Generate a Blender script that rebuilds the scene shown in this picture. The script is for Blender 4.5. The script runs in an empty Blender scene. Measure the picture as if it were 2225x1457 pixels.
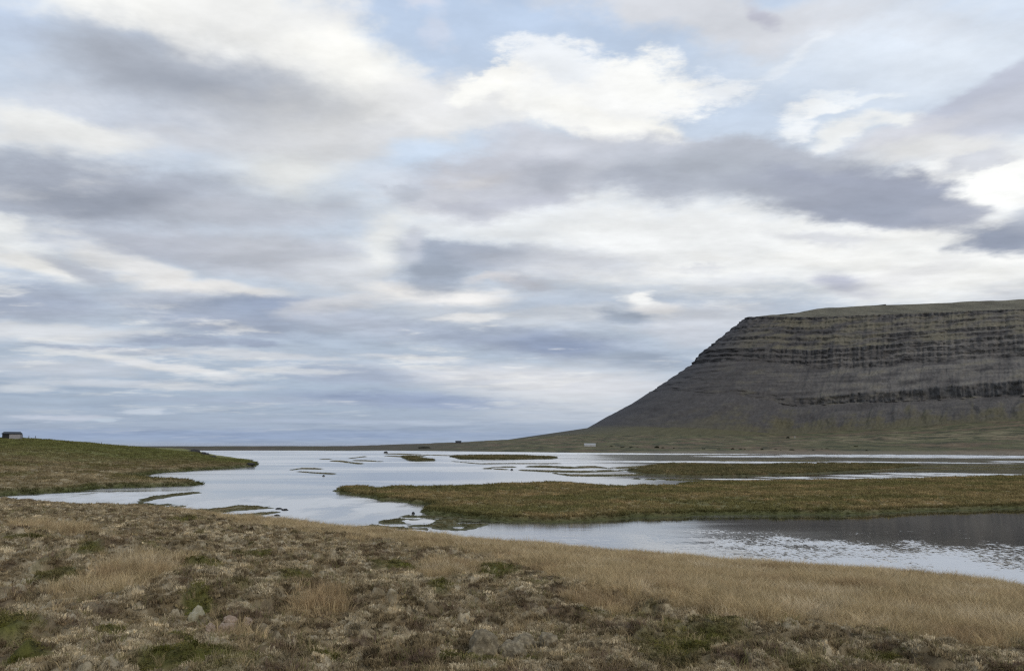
import bpy, bmesh, math, random
import numpy as np
from mathutils import Vector, noise as mnoise

scene = bpy.context.scene
rng = np.random.default_rng(7)
random.seed(7)

# ------------------------------------------------------------------ camera
W, H, F = 2225.0, 1457.0, 1700.0          # photograph size and focal length in its pixels
HORIZON = 962.0
EYE = 8.0                                  # metres above the lagoon
PITCH = math.atan((HORIZON - H / 2) / F)
cp, sp = math.cos(PITCH), math.sin(PITCH)
cam_data = bpy.data.cameras.new('camera')
cam = bpy.data.objects.new('camera', cam_data)
scene.collection.objects.link(cam)
cam.location = (0, 0, EYE)
cam.rotation_euler = (math.pi / 2 + PITCH, 0, 0)
cam_data.sensor_width = 36.0
cam_data.lens = 36.0 * F / W
cam_data.clip_start = 0.1
cam_data.clip_end = 90000
scene.camera = cam
scene.view_settings.view_transform = 'Standard'
scene.view_settings.look = 'None'
scene.view_settings.exposure = 0.0
scene.view_settings.gamma = 1.0
scene.view_settings.use_curve_mapping = False
scene.cycles.use_denoising = False
scene.cycles.filter_width = 1.3
scene.cycles.max_bounces = 6
scene.cycles.diffuse_bounces = 3
scene.cycles.glossy_bounces = 3
scene.cycles.transmission_bounces = 3
scene.cycles.caustics_reflective = False
scene.cycles.caustics_refractive = False


def ray(px, py):
    xc = (np.asarray(px, float) - W / 2) / F
    yc = (H / 2 - np.asarray(py, float)) / F
    return np.stack([xc + 0 * yc, cp - yc * sp + 0 * xc, sp + yc * cp + 0 * xc], -1)


def unproj(px, py, z=0.0):
    d = ray(px, py)
    t = (z - EYE) / d[..., 2]
    return d[..., 0] * t, d[..., 1] * t


def proj(x, y, z):
    z = z - EYE
    f = y * cp + z * sp
    f = np.maximum(f, 1e-3)
    u = -y * sp + z * cp
    return W / 2 + F * x / f, H / 2 - F * u / f


# ------------------------------------------------------------------ sun and sky
SUN_EL, SUN_AZ = math.radians(40), math.radians(142)      # azimuth to the right of the view direction
sun_data = bpy.data.lights.new('sun', 'SUN')
sun_data.energy = 1.0
sun_data.angle = math.radians(16)
sun_data.color = (1.0, 0.95, 0.88)
sun = bpy.data.objects.new('sun', sun_data)
scene.collection.objects.link(sun)
sdir = Vector((math.sin(SUN_AZ) * math.cos(SUN_EL), math.cos(SUN_AZ) * math.cos(SUN_EL), math.sin(SUN_EL)))
sun.rotation_euler = (-sdir).to_track_quat('-Z', 'Y').to_euler()

world = bpy.data.worlds.new('World')
scene.world = world
world.use_nodes = True
wt = world.node_tree
wt.nodes.clear()


class NT:
    """Small helper to write node trees."""
    def __init__(self, tree):
        self.t = tree

    def new(self, typ, **kw):
        n = self.t.nodes.new(typ)
        for k, v in kw.items():
            setattr(n, k, v)
        return n

    def put(self, sock, v):
        if isinstance(v, bpy.types.NodeSocket):
            self.t.links.new(v, sock)
        elif v is not None:
            if hasattr(sock.default_value, '__len__') and not hasattr(v, '__len__'):
                v = (v,) * len(sock.default_value)
            if hasattr(v, '__len__') and len(sock.default_value) == 4 and len(v) == 3:
                v = tuple(v) + (1.0,)
            sock.default_value = v

    def m(self, op, a, b=None, c=None, clamp=False):
        n = self.new('ShaderNodeMath', operation=op, use_clamp=clamp)
        self.put(n.inputs[0], a)
        self.put(n.inputs[1], b)
        self.put(n.inputs[2], c)
        return n.outputs[0]

    def v(self, op, a, b=None, c=None, s=None):
        n = self.new('ShaderNodeVectorMath', operation=op)
        self.put(n.inputs[0], a)
        self.put(n.inputs[1], b)
        self.put(n.inputs[2], c)
        if s is not None:
            self.put(n.inputs['Scale'], s)
        return n.outputs['Value'] if op in ('LENGTH', 'DOT_PRODUCT', 'DISTANCE') else n.outputs[0]

    def xyz(self, x, y, z):
        n = self.new('ShaderNodeCombineXYZ')
        for i, q in enumerate((x, y, z)):
            self.put(n.inputs[i], q)
        return n.outputs[0]

    def sep(self, v):
        n = self.new('ShaderNodeSeparateXYZ')
        self.put(n.inputs[0], v)
        return n.outputs

    def noise(self, vec, scale, detail=4, rough=0.5, dist=0.0, out=0, dim='3D'):
        n = self.new('ShaderNodeTexNoise', noise_dimensions=dim)
        self.put(n.inputs['Vector'], vec)
        self.put(n.inputs['Scale'], scale)
        self.put(n.inputs['Detail'], detail)
        self.put(n.inputs['Roughness'], rough)
        self.put(n.inputs['Distortion'], dist)
        return n.outputs[out]

    def maprange(self, v, a, b, c, d, kind='LINEAR'):
        n = self.new('ShaderNodeMapRange', interpolation_type=kind)
        for i, q in enumerate((v, a, b, c, d)):
            self.put(n.inputs[i], q)
        return n.outputs[0]

    def mix(self, f, a, b, blend='MIX'):
        n = self.new('ShaderNodeMix', data_type='RGBA', blend_type=blend, clamp_factor=True)
        self.put(n.inputs[0], f)
        self.put(n.inputs[6], a)
        self.put(n.inputs[7], b)
        return n.outputs[2]

    def ramp(self, f, stops, interp='LINEAR'):
        n = self.new('ShaderNodeValToRGB')
        cr = n.color_ramp
        cr.interpolation = interp
        while len(cr.elements) < len(stops):
            cr.elements.new(0.5)
        for e, (p, c) in zip(cr.elements, stops):
            e.position = p
            e.color = tuple(c) + (1.0,) if len(c) == 3 else c
        self.put(n.inputs[0], f)
        return n.outputs[0]


def lin(c, k=1.0):
    r = []
    for q in c:
        q = q / 255.0
        r.append(k * (q / 12.92 if q <= 0.04045 else ((q + 0.055) / 1.055) ** 2.4))
    return tuple(r)


SKY = 0.1                                   # background strength
K = 1.0 / SKY
w = NT(wt)
tc = w.new('ShaderNodeTexCoord')
dirv = w.v('NORMALIZE', tc.outputs['Generated'])
dx, dy, dz = w.sep(dirv)
az = w.m('ARCTAN2', dx, dy)
el = w.m('ARCSINE', dz)
zz = w.m('ADD', w.m('MAXIMUM', dz, 0.0), 0.11)
plane = w.xyz(w.m('DIVIDE', dx, zz), w.m('DIVIDE', dy, zz), 0.0)   # the cloud sheet seen in perspective
# billowing displacement of every cloud outline, flatter towards the horizon
wn1 = w.sep(w.v('SUBTRACT', w.noise(plane, 2.6, 5, 0.55, 0.0, 1), (0.5, 0.5, 0.5)))
wn2 = w.sep(w.v('SUBTRACT', w.noise(plane, 0.9, 2, 0.5, 0.0, 1), (0.5, 0.5, 0.5)))
kx = w.m('MULTIPLY', zz, 0.30)
ky = w.m('MULTIPLY', w.m('MULTIPLY', zz, zz), 0.40)
u0 = w.m('MULTIPLY_ADD', w.m('MULTIPLY_ADD', wn2[0], 0.5, wn1[0]), kx, az)
v0 = w.m('MULTIPLY_ADD', w.m('MULTIPLY_ADD', wn2[1], 0.5, wn1[1]), ky, el)
fine = w.m('SUBTRACT', w.noise(plane, 7.0, 8, 0.66, 0.0), 0.5)
wn3 = w.sep(w.v('SUBTRACT', w.noise(plane, 11.0, 4, 0.6, 0.0, 1), (0.5, 0.5, 0.5)))
u0 = w.m('MULTIPLY_ADD', wn3[0], w.m('MULTIPLY', zz, 0.06), u0)
v0 = w.m('MULTIPLY_ADD', wn3[1], w.m('MULTIPLY', w.m('MULTIPLY', zz, zz), 0.10), v0)
uv = w.xyz(w.m('MULTIPLY', u0, F), w.m('MULTIPLY', v0, F), 0.0)
soft = w.m('SUBTRACT', w.noise(plane, 2.1, 7, 0.58, 0.0), 0.5)

wisp = w.m('SUBTRACT', w.noise(w.v('MULTIPLY', plane, (0.8, 1.25, 1.0)), 19.0, 6, 0.68, 0.0), 0.5)
nish = w.new('ShaderNodeTexSky', sky_type='NISHITA')
nish.sun_disc = False
nish.sun_elevation = SUN_EL
nish.sun_rotation = SUN_AZ
nish.altitude = 10
nish.air_density = 1.0
nish.dust_density = 1.2
veil = w.ramp(w.m('MULTIPLY', w.m('MAXIMUM', el, 0.0), 1 / 1.5708), [
    (0.0, lin((148, 164, 192))), (0.035, lin((152, 167, 193))), (0.075, lin((176, 186, 204))),
    (0.12, lin((190, 197, 210))), (0.2, lin((206, 215, 229))), (0.30, lin((192, 208, 232))),
    (0.40, lin((180, 199, 229))), (1.0, lin((176, 196, 228)))])
veil = w.v('SCALE', veil, s=K)
col = w.mix(0.86, nish.outputs[0], veil)
# a general broken cloud cover that runs on all round the sky
cover = w.maprange(w.m('ADD', w.noise(plane, 0.75, 6, 0.55, 0.4), w.m('MULTIPLY', fine, 0.12)), 0.44, 0.60, 0, 1, 'SMOOTHSTEP')
outside = w.m('MAXIMUM', w.maprange(w.m('ABSOLUTE', az), 0.60, 0.75, 0, 1, 'SMOOTHSTEP'),
              w.maprange(el, 0.58, 0.72, 0, 1, 'SMOOTHSTEP'))
grey = w.maprange(soft, -0.15, 0.2, 0, 1)
covcol = w.mix(grey, lin((232, 232, 234), K), lin((170, 175, 189), K))
col = w.mix(w.m('MULTIPLY', w.m('MULTIPLY', cover, 0.85), outside), col, covcol)


def azel(px, py):
    d = ray(px, py)
    d = d / np.linalg.norm(d, axis=-1, keepdims=True)
    return math.atan2(d[0], d[1]) * F, math.asin(d[2]) * F


def stroke(px, py, rx, ry, rot, rgb, op=1.0, soft_w=0.7, edge=0.5, tex=None):
    """One cloud body: an ellipse in azimuth/elevation with a ragged, feathered outline."""
    global col
    cx, cy = azel(px, py)
    a1 = azel(px + 5, py)
    a2 = azel(px, py + 5)
    sx = math.hypot(a1[0] - cx, a1[1] - cy) / 5
    sy = math.hypot(a2[0] - cx, a2[1] - cy) / 5
    tilt = math.atan2(a1[1] - cy, a1[0] - cx)
    mp = w.new('ShaderNodeMapping', vector_type='TEXTURE')
    mp.inputs['Location'].default_value = (cx, cy, 0)
    mp.inputs['Rotation'].default_value = (0, 0, tilt - math.radians(rot))
    mp.inputs['Scale'].default_value = (rx * sx, ry * sy, 1)
    w.put(mp.inputs['Vector'], uv)
    r = w.v('LENGTH', mp.outputs[0])
    r = w.m('MULTIPLY_ADD', tex if tex is not None else fine, edge, r)
    a = w.maprange(r, 1.0 + 0.25 * soft_w, 1.0 - 0.75 * soft_w, 0.0, op, 'SMOOTHSTEP')
    col = w.mix(a, col, lin(rgb, K))


WHT, WRM, PAL = (245, 244, 242), (240, 237, 233), (222, 223, 227)
STROKES = [
    # --- right, pale thin cirrus
    (1950, 90, 560, 170, 0, (222, 229, 240), .75, 1.2, .3),
    (1500, 25, 520, 75, 3, (209, 211, 219), .95, .8, .6),
    (1668, 2, 48, 34, 15, (186, 187, 203), .9, 1.0, .2),
    (930, 20, 70, 30, 10, (205, 210, 226), .8, 1., .8),
    (960, 85, 40, 40, -20, (203, 209, 226), .6, 1., .9),
    (1540, 190, 140, 40, -10, (240, 241, 244), .75, 1.0, 2.0, wisp),
    (1730, 108, 110, 17, -24, (232, 235, 241), .45, 1.2, 2.0, wisp),
    (1790, 222, 90, 14, -12, (240, 241, 243), .8, .9, 1.5, wisp),
    (1850, 195, 110, 14, -10, (236, 239, 243), .6, .9, 1.5, wisp),
    (1720, 265, 60, 26, -14, (240, 241, 243), .7, .9, 1.5, wisp),
    (1960, 250, 70, 24, -4, (236, 236, 235), .8, .9, .8),
    (1830, 275, 110, 32, -20, (236, 236, 236), .8, .9, 1.0, wisp),
    # --- upper left
    (20, 55, 75, 95, 0, (190, 206, 232), .9, 1.0, .4),
    (330, 15, 320, 66, 2, WHT, .95, .7, .6),
    (620, 110, 300, 130, 14, (241, 240, 238), 1., .45, .55),
    (560, 25, 240, 60, 2, (232, 232, 233), .9, 1., .4),
    (700, 15, 90, 60, 0, (222, 224, 230), .9, .8, .5),
    (760, 215, 300, 110, 14, (238, 237, 235), 1., .5, .55),
    (110, 220, 190, 70, 10, (208, 214, 227), .9, 1., .5),
    (410, 172, 400, 132, 9, (178, 183, 195), 1., 1.0, .3),
    (430, 185, 320, 92, 12, (158, 165, 180), 1., 1.3, .25),
    (560, 215, 200, 55, 10, (166, 171, 184), .8, 1.3, .3),
    (760, 90, 170, 75, 28, (241, 240, 238), .9, 1.1, .3),
    (720, 275, 330, 95, 4, (201, 202, 206), .9, 1.2, .3),
    (360, 290, 240, 60, 6, (190, 194, 206), .8, 1.3, .3),
    (110, 270, 220, 52, 16, (232, 232, 232), .95, .7, .5),
    (60, 315, 330, 55, 4, (220, 220, 221), .9, 1.2, .3),
    (620, 370, 190, 80, 0, (220, 220, 219), .85, 1.2, .3),
    (860, 300, 160, 60, 0, (208, 210, 217), .7, 1.2, .4),
    (560, 300, 330, 44, 2, (203, 203, 207), .5, 1.2, .3),
    # --- blue gap and the white cumulus row
    (930, 340, 130, 46, -8, (196, 212, 234), .85, 1., .4),
    (850, 395, 60, 50, 0, (208, 214, 226), .7, 1., .5),
    (960, 225, 220, 66, 6, (228, 228, 231), .9, .8, .5),
    (1040, 200, 80, 34, -10, WHT, .95, .6, .9, wisp),
    (1150, 205, 120, 56, 4, WHT, 1., .6, .9, wisp),
    (1300, 190, 230, 72, 6, (242, 242, 243), 1., .6, .9, wisp),
    (1220, 150, 110, 32, 0, (228, 232, 240), .8, .9, 1.2, wisp),
    (1430, 165, 110, 50, 10, (244, 244, 244), 1., .7, 1.0, wisp),
    (1330, 265, 180, 44, 16, (243, 242, 240), 1., .6, .7),
    (1440, 303, 55, 22, 10, (244, 243, 240), 1., .6, .5),
    (1090, 255, 180, 44, 0, (226, 226, 228), .8, 1., .5),
    # --- broad bright layer under the middle clouds
    (1600, 530, 760, 120, 2, (233, 234, 236), .95, .8, .7),
    (1050, 480, 240, 60, 0, (226, 229, 234), .9, .9, .8),
    (2050, 560, 420, 130, 0, (236, 236, 236), .95, .9, .5),
    (2100, 400, 240, 90, -8, (247, 247, 247), 1., .8, .4),
    # --- middle grey clouds
    (1120, 395, 290, 92, -9, (190, 193, 205), 1., .5, .5),
    (1230, 310, 190, 46, 0, (200, 203, 214), .9, .8, .4),
    (1450, 370, 260, 80, -2, (188, 192, 204), 1., .6, .4),
    (1190, 395, 90, 60, 0, (168, 173, 187), .8, 1.2, .3),
    (1010, 390, 90, 18, -2, (198, 197, 203), .7, 1.2, .3),
    (880, 425, 50, 22, 0, (178, 184, 198), .8, .9, .4),
    (1080, 445, 200, 18, -2, (182, 185, 199), .7, 1.1, .4),
    (2150, 215, 300, 80, -33, (186, 191, 208), 1., .55, .35),
    (2180, 260, 220, 70, -24, (196, 200, 214), .9, .9, .3),
    (1960, 290, 190, 34, -14, (206, 207, 216), .9, .8, .4),
    (2030, 330, 210, 44, -4, (222, 222, 224), .95, .9, .4),
    (2140, 400, 190, 48, -6, (250, 250, 250), 1., .9, .3),
    (2090, 362, 110, 20, -20, (206, 209, 219), .9, .7, .4),
    (1690, 370, 250, 84, 6, (172, 177, 190), 1., .45, .35),
    (1560, 385, 260, 62, 0, (170, 176, 189), .9, .9, .3),
    (1880, 425, 290, 66, 13, (156, 162, 180), 1., .5, .35),
    (1920, 450, 190, 42, 9, (150, 157, 175), .85, 1.3, .25),
    (1680, 405, 190, 40, 2, (158, 164, 180), .8, 1.3, .25),
    (2080, 462, 75, 26, 8, (164, 169, 185), .9, .8, .4),
    (1400, 405, 120, 30, 0, (165, 171, 186), .8, 1.2, .3),
    (2190, 520, 135, 44, -6, (149, 157, 176), 1., .6, .4),
    (2260, 470, 90, 40, -20, (176, 182, 196), .8, 1., .4),
    (1790, 510, 130, 20, 4, (206, 208, 216), .8, .9, .6),
    (1840, 606, 80, 30, 4, (180, 183, 199), .95, 1.1, .4),
    (1990, 590, 130, 26, -10, (221, 221, 225), .7, 1., .6),
    (2200, 640, 110, 34, -14, (203, 206, 214), .8, 1., .4),
    (1560, 690, 190, 42, 0, (200, 203, 212), .8, 1., .5),
    (1500, 580, 70, 9, 4, (200, 203, 213), .8, .9, .7),
    (1580, 610, 120, 18, 0, (215, 217, 223), .7, .9, .8),
    # --- lower left bank
    (190, 425, 440, 80, 2, (162, 168, 183), 1., .8, .25),
    (210, 440, 290, 50, 7, (147, 154, 170), .9, 1.2, .25),
    (560, 470, 260, 46, 0, (180, 184, 196), .9, 1.1, .4),
    (20, 505, 130, 34, 22, (229, 231, 233), .9, .7, .6),
    (400, 540, 330, 46, 6, (181, 185, 198), .95, 1., .5),
    (640, 560, 250, 50, 4, (190, 193, 203), .9, 1., .5),
    (820, 540, 90, 70, -30, (224, 225, 226), .9, 1., .6),
    (740, 600, 120, 40, 0, (203, 206, 214), .8, 1., .6),
    (70, 570, 170, 34, 18, (228, 227, 226), .95, .9, .5),
    (340, 595, 230, 34, 16, (222, 221, 222), .95, .9, .6),
    (170, 580, 110, 20, 20, (180, 185, 198), .9, .9, .6),
    (500, 625, 160, 20, 8, (216, 214, 214), .8, .9, .7),
    (60, 660, 260, 48, 2, (163, 172, 191), .95, 1., .5),
    (400, 655, 170, 34, 4, (180, 186, 200), .9, 1., .6),
    (600, 665, 160, 30, 3, (143, 156, 182), .95, .8, .6),
    (545, 688, 230, 46, 6, (147, 159, 182), .9, 1., .6),
    (470, 705, 180, 36, 4, (155, 165, 186), .9, 1., .6),
    (720, 665, 130, 24, -6, (205, 205, 210), .8, .9, .7),
    (110, 722, 290, 26, 2, (206, 209, 216), .95, .9, .7),
    (420, 742, 160, 15, 3, (149, 160, 182), .9, .8, .8),
    (240, 757, 200, 13, 3, (151, 162, 183), .9, .8, .8),
    (560, 748, 60, 12, 3, (146, 157, 180), .8, .8, .8),
    (130, 800, 250, 24, 3, (190, 196, 208), .9, 1., .7),
    (340, 795, 220, 13, 9, (216, 217, 222), .9, .9, .9),
    (560, 770, 260, 11, 3, (206, 209, 217), .8, .9, .9),
    (300, 835, 330, 9, 2, (202, 206, 215), .7, .9, .9),
    (40, 840, 90, 12, 0, (208, 212, 219), .7, .9, .9),
    # --- middle
    (940, 640, 190, 30, 2, (232, 229, 228), .9, .9, .7),
    (1020, 560, 190, 36, 2, (161, 169, 186), 1., .8, .4),
    (935, 590, 75, 52, -25, (153, 163, 181), .9, .9, .4),
    (905, 530, 45, 34, -30, (196, 199, 210), .8, .9, .5),
    (1240, 575, 210, 36, 2, (190, 193, 203), .8, 1.1, .4),
    (1140, 612, 95, 28, 8, (183, 185, 195), .9, 1., .4),
    (1060, 600, 80, 10, -4, (205, 203, 207), .8, 1., .4),
    (1100, 690, 330, 34, 4, (190, 196, 207), .85, 1., .7),
    (800, 705, 200, 36, 6, (172, 180, 197), .9, 1., .6),
    (1030, 687, 100, 12, -4, (230, 229, 230), .8, .8, .8),
    (1150, 745, 290, 38, 6, (152, 163, 185), .95, .9, .6),
    (1210, 755, 130, 22, 4, (138, 152, 180), .8, 1., .5),
    (1380, 782, 120, 22, 4, (154, 167, 187), .9, .8, .7),
    (1480, 720, 150, 40, 10, (196, 200, 211), .8, 1., .7),
    (1300, 680, 180, 22, 0, (205, 209, 217), .8, 1., .8),
    (1350, 690, 60, 22, 4, (152, 163, 181), .85, .9, .7),
    (1425, 668, 58, 22, 2, (226, 223, 223), .85, .9, .3),
    (1395, 650, 44, 20, 4, (240, 239, 238), .9, .9, .3),
    (1398, 640, 30, 21, 0, (248, 247, 246), 1., .9, .2),
    (1250, 850, 330, 70, 0, (208, 211, 218), .9, 1.2, .4),
    (1150, 828, 420, 34, 3, (208, 210, 218), .95, 1., .4),
    (900, 775, 150, 9, 4, (206, 209, 217), .8, .9, .8),
    (760, 815, 190, 26, 5, (158, 169, 191), .9, 1., .7),
    (640, 805, 130, 9, 2, (204, 208, 216), .8, .9, .9),
    (880, 868, 290, 20, 2, (146, 160, 188), .95, .9, .7),
    (1300, 905, 260, 16, 0, (186, 194, 208), .7, 1., .6),
    (560, 870, 330, 12, 1, (160, 172, 193), .8, 1., .8),
    (1090, 876, 36, 7, 0, (196, 202, 212), .8, 1., .8),
    # --- low bank of small cumulus above the sea
    (130, 908, 140, 9, 0, (186, 193, 209), .9, .8, 1.2),
    (320, 894, 62, 9, 0, (188, 197, 212), .9, .7, 1.4),
    (235, 912, 40, 6, 0, (182, 194, 210), .8, .7, 1.2),
    (700, 915, 260, 7, 1, (166, 178, 199), .8, .9, 1.0),
    (960, 918, 140, 7, 0, (172, 183, 202), .8, .9, 1.0),
    (500, 945, 900, 14, 0, (143, 160, 190), .8, 1., .3),
]
for i, s in enumerate(STROKES):
    if i % 4 == 0:       # each batch waits for the one before it, which keeps the shader's memory small
        uv = w.v('MULTIPLY_ADD', col, (1e-7, 1e-7, 0.0), uv)
    stroke(*s)
low = w.maprange(el, 0.15, 0.30, 1.0, 0.34, 'SMOOTHSTEP')
sheet = w.xyz(w.m('DIVIDE', dx, w.m('ADD', zz, -0.03)), w.m('DIVIDE', dy, w.m('ADD', zz, -0.03)), 2.0)
sheet = w.v('MULTIPLY', sheet, (0.75, 1.0, 1.0))
t1 = w.noise(sheet, 1.15, 9, 0.60, 0.0)
t2 = w.noise(w.v('ADD', sheet, (7.3, 2.1, 0.0)), 1.7, 9, 0.62, 0.0)
t3 = w.noise(w.v('ADD', sheet, (3.3, 9.1, 0.0)), 4.2, 8, 0.62, 0.0)
dk = w.maprange(t1, 0.48, 0.66, 0.0, 1.0, 'SMOOTHSTEP')
dk = w.m('MULTIPLY', w.m('MULTIPLY', dk, w.maprange(t3, 0.30, 0.62, 0.45, 1.0)), w.m('MULTIPLY', low, 0.52))
col = w.mix(dk, col, w.v('MULTIPLY', col, (0.70, 0.735, 0.79)))
lt = w.maprange(t2, 0.53, 0.66, 0.0, 1.0, 'SMOOTHSTEP')
lt = w.m('MULTIPLY', w.m('MULTIPLY', lt, w.maprange(t3, 0.36, 0.58, 0.3, 1.0)), w.m('MULTIPLY', low, w.maprange(el, 0.02, 0.12, 0.12, 0.62)))
col = w.mix(lt, col, lin((234, 233, 232), K))
col = w.v('MULTIPLY', col, (0.99, 1.0, 0.982))
# billows: sides of the cloud lumps that face up are lighter than their bases
b1 = w.noise(sheet, 3.1, 7, 0.58, 0.0)
b2 = w.noise(w.v('MULTIPLY', sheet, (0.955, 0.955, 1.0)), 3.1, 7, 0.58, 0.0)
relief_ = w.m('MULTIPLY', w.m('SUBTRACT', b1, b2), 0.55)
relief_ = w.m('MINIMUM', w.m('MAXIMUM', relief_, -0.10), 0.10)
relief_ = w.m('MULTIPLY', relief_, w.maprange(el, 0.04, 0.16, 0.25, 1.0))
col = w.v('SCALE', col, s=w.m('ADD', relief_, 1.0))
hs_ = w.new('ShaderNodeHueSaturation')
hs_.inputs['Saturation'].default_value = 0.94
hs_.inputs['Value'].default_value = 1.09
w.put(hs_.inputs['Color'], col)
col = hs_.outputs[0]
tone = w.m('ADD', w.m('MULTIPLY_ADD', soft, 0.20, 1.0), w.m('MULTIPLY', fine, 0.15))
col = w.v('SCALE', col, s=tone)
bg = w.new('ShaderNodeBackground')
w.put(bg.inputs['Color'], col)
bg.inputs['Strength'].default_value = SKY
wo = w.new('ShaderNodeOutputWorld')
wt.links.new(bg.outputs[0], wo.inputs['Surface'])
world.cycles.sampling_method = 'MANUAL'
world.cycles.sample_map_resolution = 1024


# ------------------------------------------------------------------ numpy helpers
def _hash(ix, iy, seed):
    h = (ix.astype(np.int64) * 374761393 + iy.astype(np.int64) * 668265263 + seed * 974711) & 0xFFFFFFFF
    h = ((h ^ (h >> 13)) * 1274126177) & 0xFFFFFFFF
    return h ^ (h >> 16)


def perlin(x, y, seed=0):
    x = np.asarray(x, float)
    y = np.asarray(y, float)
    ix, iy = np.floor(x), np.floor(y)
    fx, fy = x - ix, y - iy
    ix, iy = ix.astype(np.int64), iy.astype(np.int64)

    def g(ox, oy):
        a = _hash(ix + ox, iy + oy, seed) * (2 * math.pi / 4294967296.0)
        return np.cos(a) * (fx - ox) + np.sin(a) * (fy - oy)
    ux = fx * fx * fx * (fx * (fx * 6 - 15) + 10)
    uy = fy * fy * fy * (fy * (fy * 6 - 15) + 10)
    a = g(0, 0) * (1 - ux) + g(1, 0) * ux
    b = g(0, 1) * (1 - ux) + g(1, 1) * ux
    return (a * (1 - uy) + b * uy) * 1.5


def fbm(x, y, octs=4, seed=0, gain=0.5, lac=2.07):
    s, a, n = 0.0, 1.0, 0.0
    for i in range(octs):
        s = s + a * perlin(x, y, seed + i * 17)
        n += a
        a *= gain
        x = x * lac + 3.1
        y = y * lac - 1.7
    return s / n


def sstep(a, b, x):
    t = np.clip((x - a) / (b - a), 0, 1)
    return t * t * (3 - 2 * t)


def sdist(px, py, poly):
    """Signed distance to a closed polygon, positive inside."""
    P = np.asarray(poly, float)
    d2 = np.full(np.shape(px), 1e18)
    ins = np.zeros(np.shape(px), bool)
    n = len(P)
    for i in range(n):
        ax, ay = P[i]
        bx, by = P[(i + 1) % n]
        ex, ey = bx - ax, by - ay
        L = ex * ex + ey * ey + 1e-12
        t = np.clip(((px - ax) * ex + (py - ay) * ey) / L, 0, 1)
        d2 = np.minimum(d2, (px - ax - t * ex) ** 2 + (py - ay - t * ey) ** 2)
        c = (ay > py) != (by > py)
        with np.errstate(divide='ignore', invalid='ignore'):
            xi = ax + (py - ay) * ex / (ey if ey != 0 else 1e-12)
        ins ^= c & (px < xi)
    d = np.sqrt(d2)
    return np.where(ins, d, -d)


def mixc(a, b, f):
    f = np.asarray(f)[..., None]
    return np.asarray(a) * (1 - f) + np.asarray(b) * f


def grid_mesh(name, X, Y, Z, albedo=None, keep=None):
    r, c = X.shape
    co = np.stack([X, Y, Z], -1).reshape(-1, 3)
    i = np.arange(r * c).reshape(r, c)
    q = np.stack([i[:-1, :-1], i[:-1, 1:], i[1:, 1:], i[1:, :-1]], -1).reshape(-1, 4)
    if keep is not None:
        k = keep.reshape(-1)
        q = q[k[q].any(1)]
        used = np.zeros(r * c, bool)
        used[q.reshape(-1)] = True
        remap = np.cumsum(used) - 1
        q = remap[q]
        co = co[used]
        if albedo is not None:
            albedo = albedo.reshape(-1, 3)[used]
    me = bpy.data.meshes.new(name)
    me.vertices.add(len(co))
    me.vertices.foreach_set('co', co.astype(np.float32).reshape(-1))
    me.loops.add(q.size)
    me.loops.foreach_set('vertex_index', q.astype(np.int32).reshape(-1))
    me.polygons.add(len(q))
    me.polygons.foreach_set('loop_start', np.arange(0, q.size, 4, dtype=np.int32))
    if albedo is not None:
        al = np.ones((len(co), 4), np.float32)
        al[:, :3] = np.clip(albedo.reshape(-1, 3), 0, 1)
        at = me.attributes.new('albedo', 'FLOAT_COLOR', 'POINT')
        at.data.foreach_set('color', al.reshape(-1))
    me.update(calc_edges=True)
    me.shade_smooth()
    return me


def link(name, me, mat=None, parent=None):
    o = bpy.data.objects.new(name, me)
    scene.collection.objects.link(o)
    if mat is not None:
        me.materials.append(mat)
    if parent is not None:
        o.parent = parent
    return o


def tag(o, label=None, cat=None, group=None, kind=None):
    if label:
        o['label'] = label
    if cat:
        o['category'] = cat
    if group:
        o['group'] = group
    if kind:
        o['kind'] = kind
    return o


def empty(name, loc, rz=0.0):
    o = bpy.data.objects.new(name, None)
    scene.collection.objects.link(o)
    o.location = loc
    o.rotation_euler = (0, 0, rz)
    return o


# ------------------------------------------------------------------ materials
def new_mat(name):
    m = bpy.data.materials.new(name)
    m.use_nodes = True
    m.node_tree.nodes.clear()
    return m, NT(m.node_tree)


def finish(m, n, bsdf):
    o = n.new('ShaderNodeOutputMaterial')
    m.node_tree.links.new(bsdf, o.inputs['Surface'])
    return m


def land_mat(name, s1, s2, bump, dist, var=0.5, rough=0.95):
    """Ground whose plant cover is in the attribute albedo; grain and relief are added here."""
    m, n = new_mat(name)
    at = n.new('ShaderNodeAttribute', attribute_name='albedo')
    pos = n.new('ShaderNodeNewGeometry').outputs['Position']
    a = n.noise(pos, s1, 6, 0.65)
    b = n.noise(pos, s2, 4, 0.6)
    f = n.m('ADD', n.m('MULTIPLY', n.m('SUBTRACT', a, 0.5), 2 * var), n.m('MULTIPLY', n.m('SUBTRACT', b, 0.5), 1.4 * var))
    c = n.v('SCALE', at.outputs['Color'], s=n.m('MAXIMUM', n.m('ADD', f, 1.0), 0.15))
    bs = n.new('ShaderNodeBsdfPrincipled')
    n.put(bs.inputs['Base Color'], c)
    bs.inputs['Roughness'].default_value = rough
    bs.inputs['Specular IOR Level'].default_value = 0.15
    bp = n.new('ShaderNodeBump')
    bp.inputs['Strength'].default_value = bump
    bp.inputs['Distance'].default_value = dist
    n.put(bp.inputs['Height'], n.m('ADD', a, n.m('MULTIPLY', b, 0.5)))
    n.put(bs.inputs['Normal'], bp.outputs[0])
    return finish(m, n, bs.outputs[0])


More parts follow.
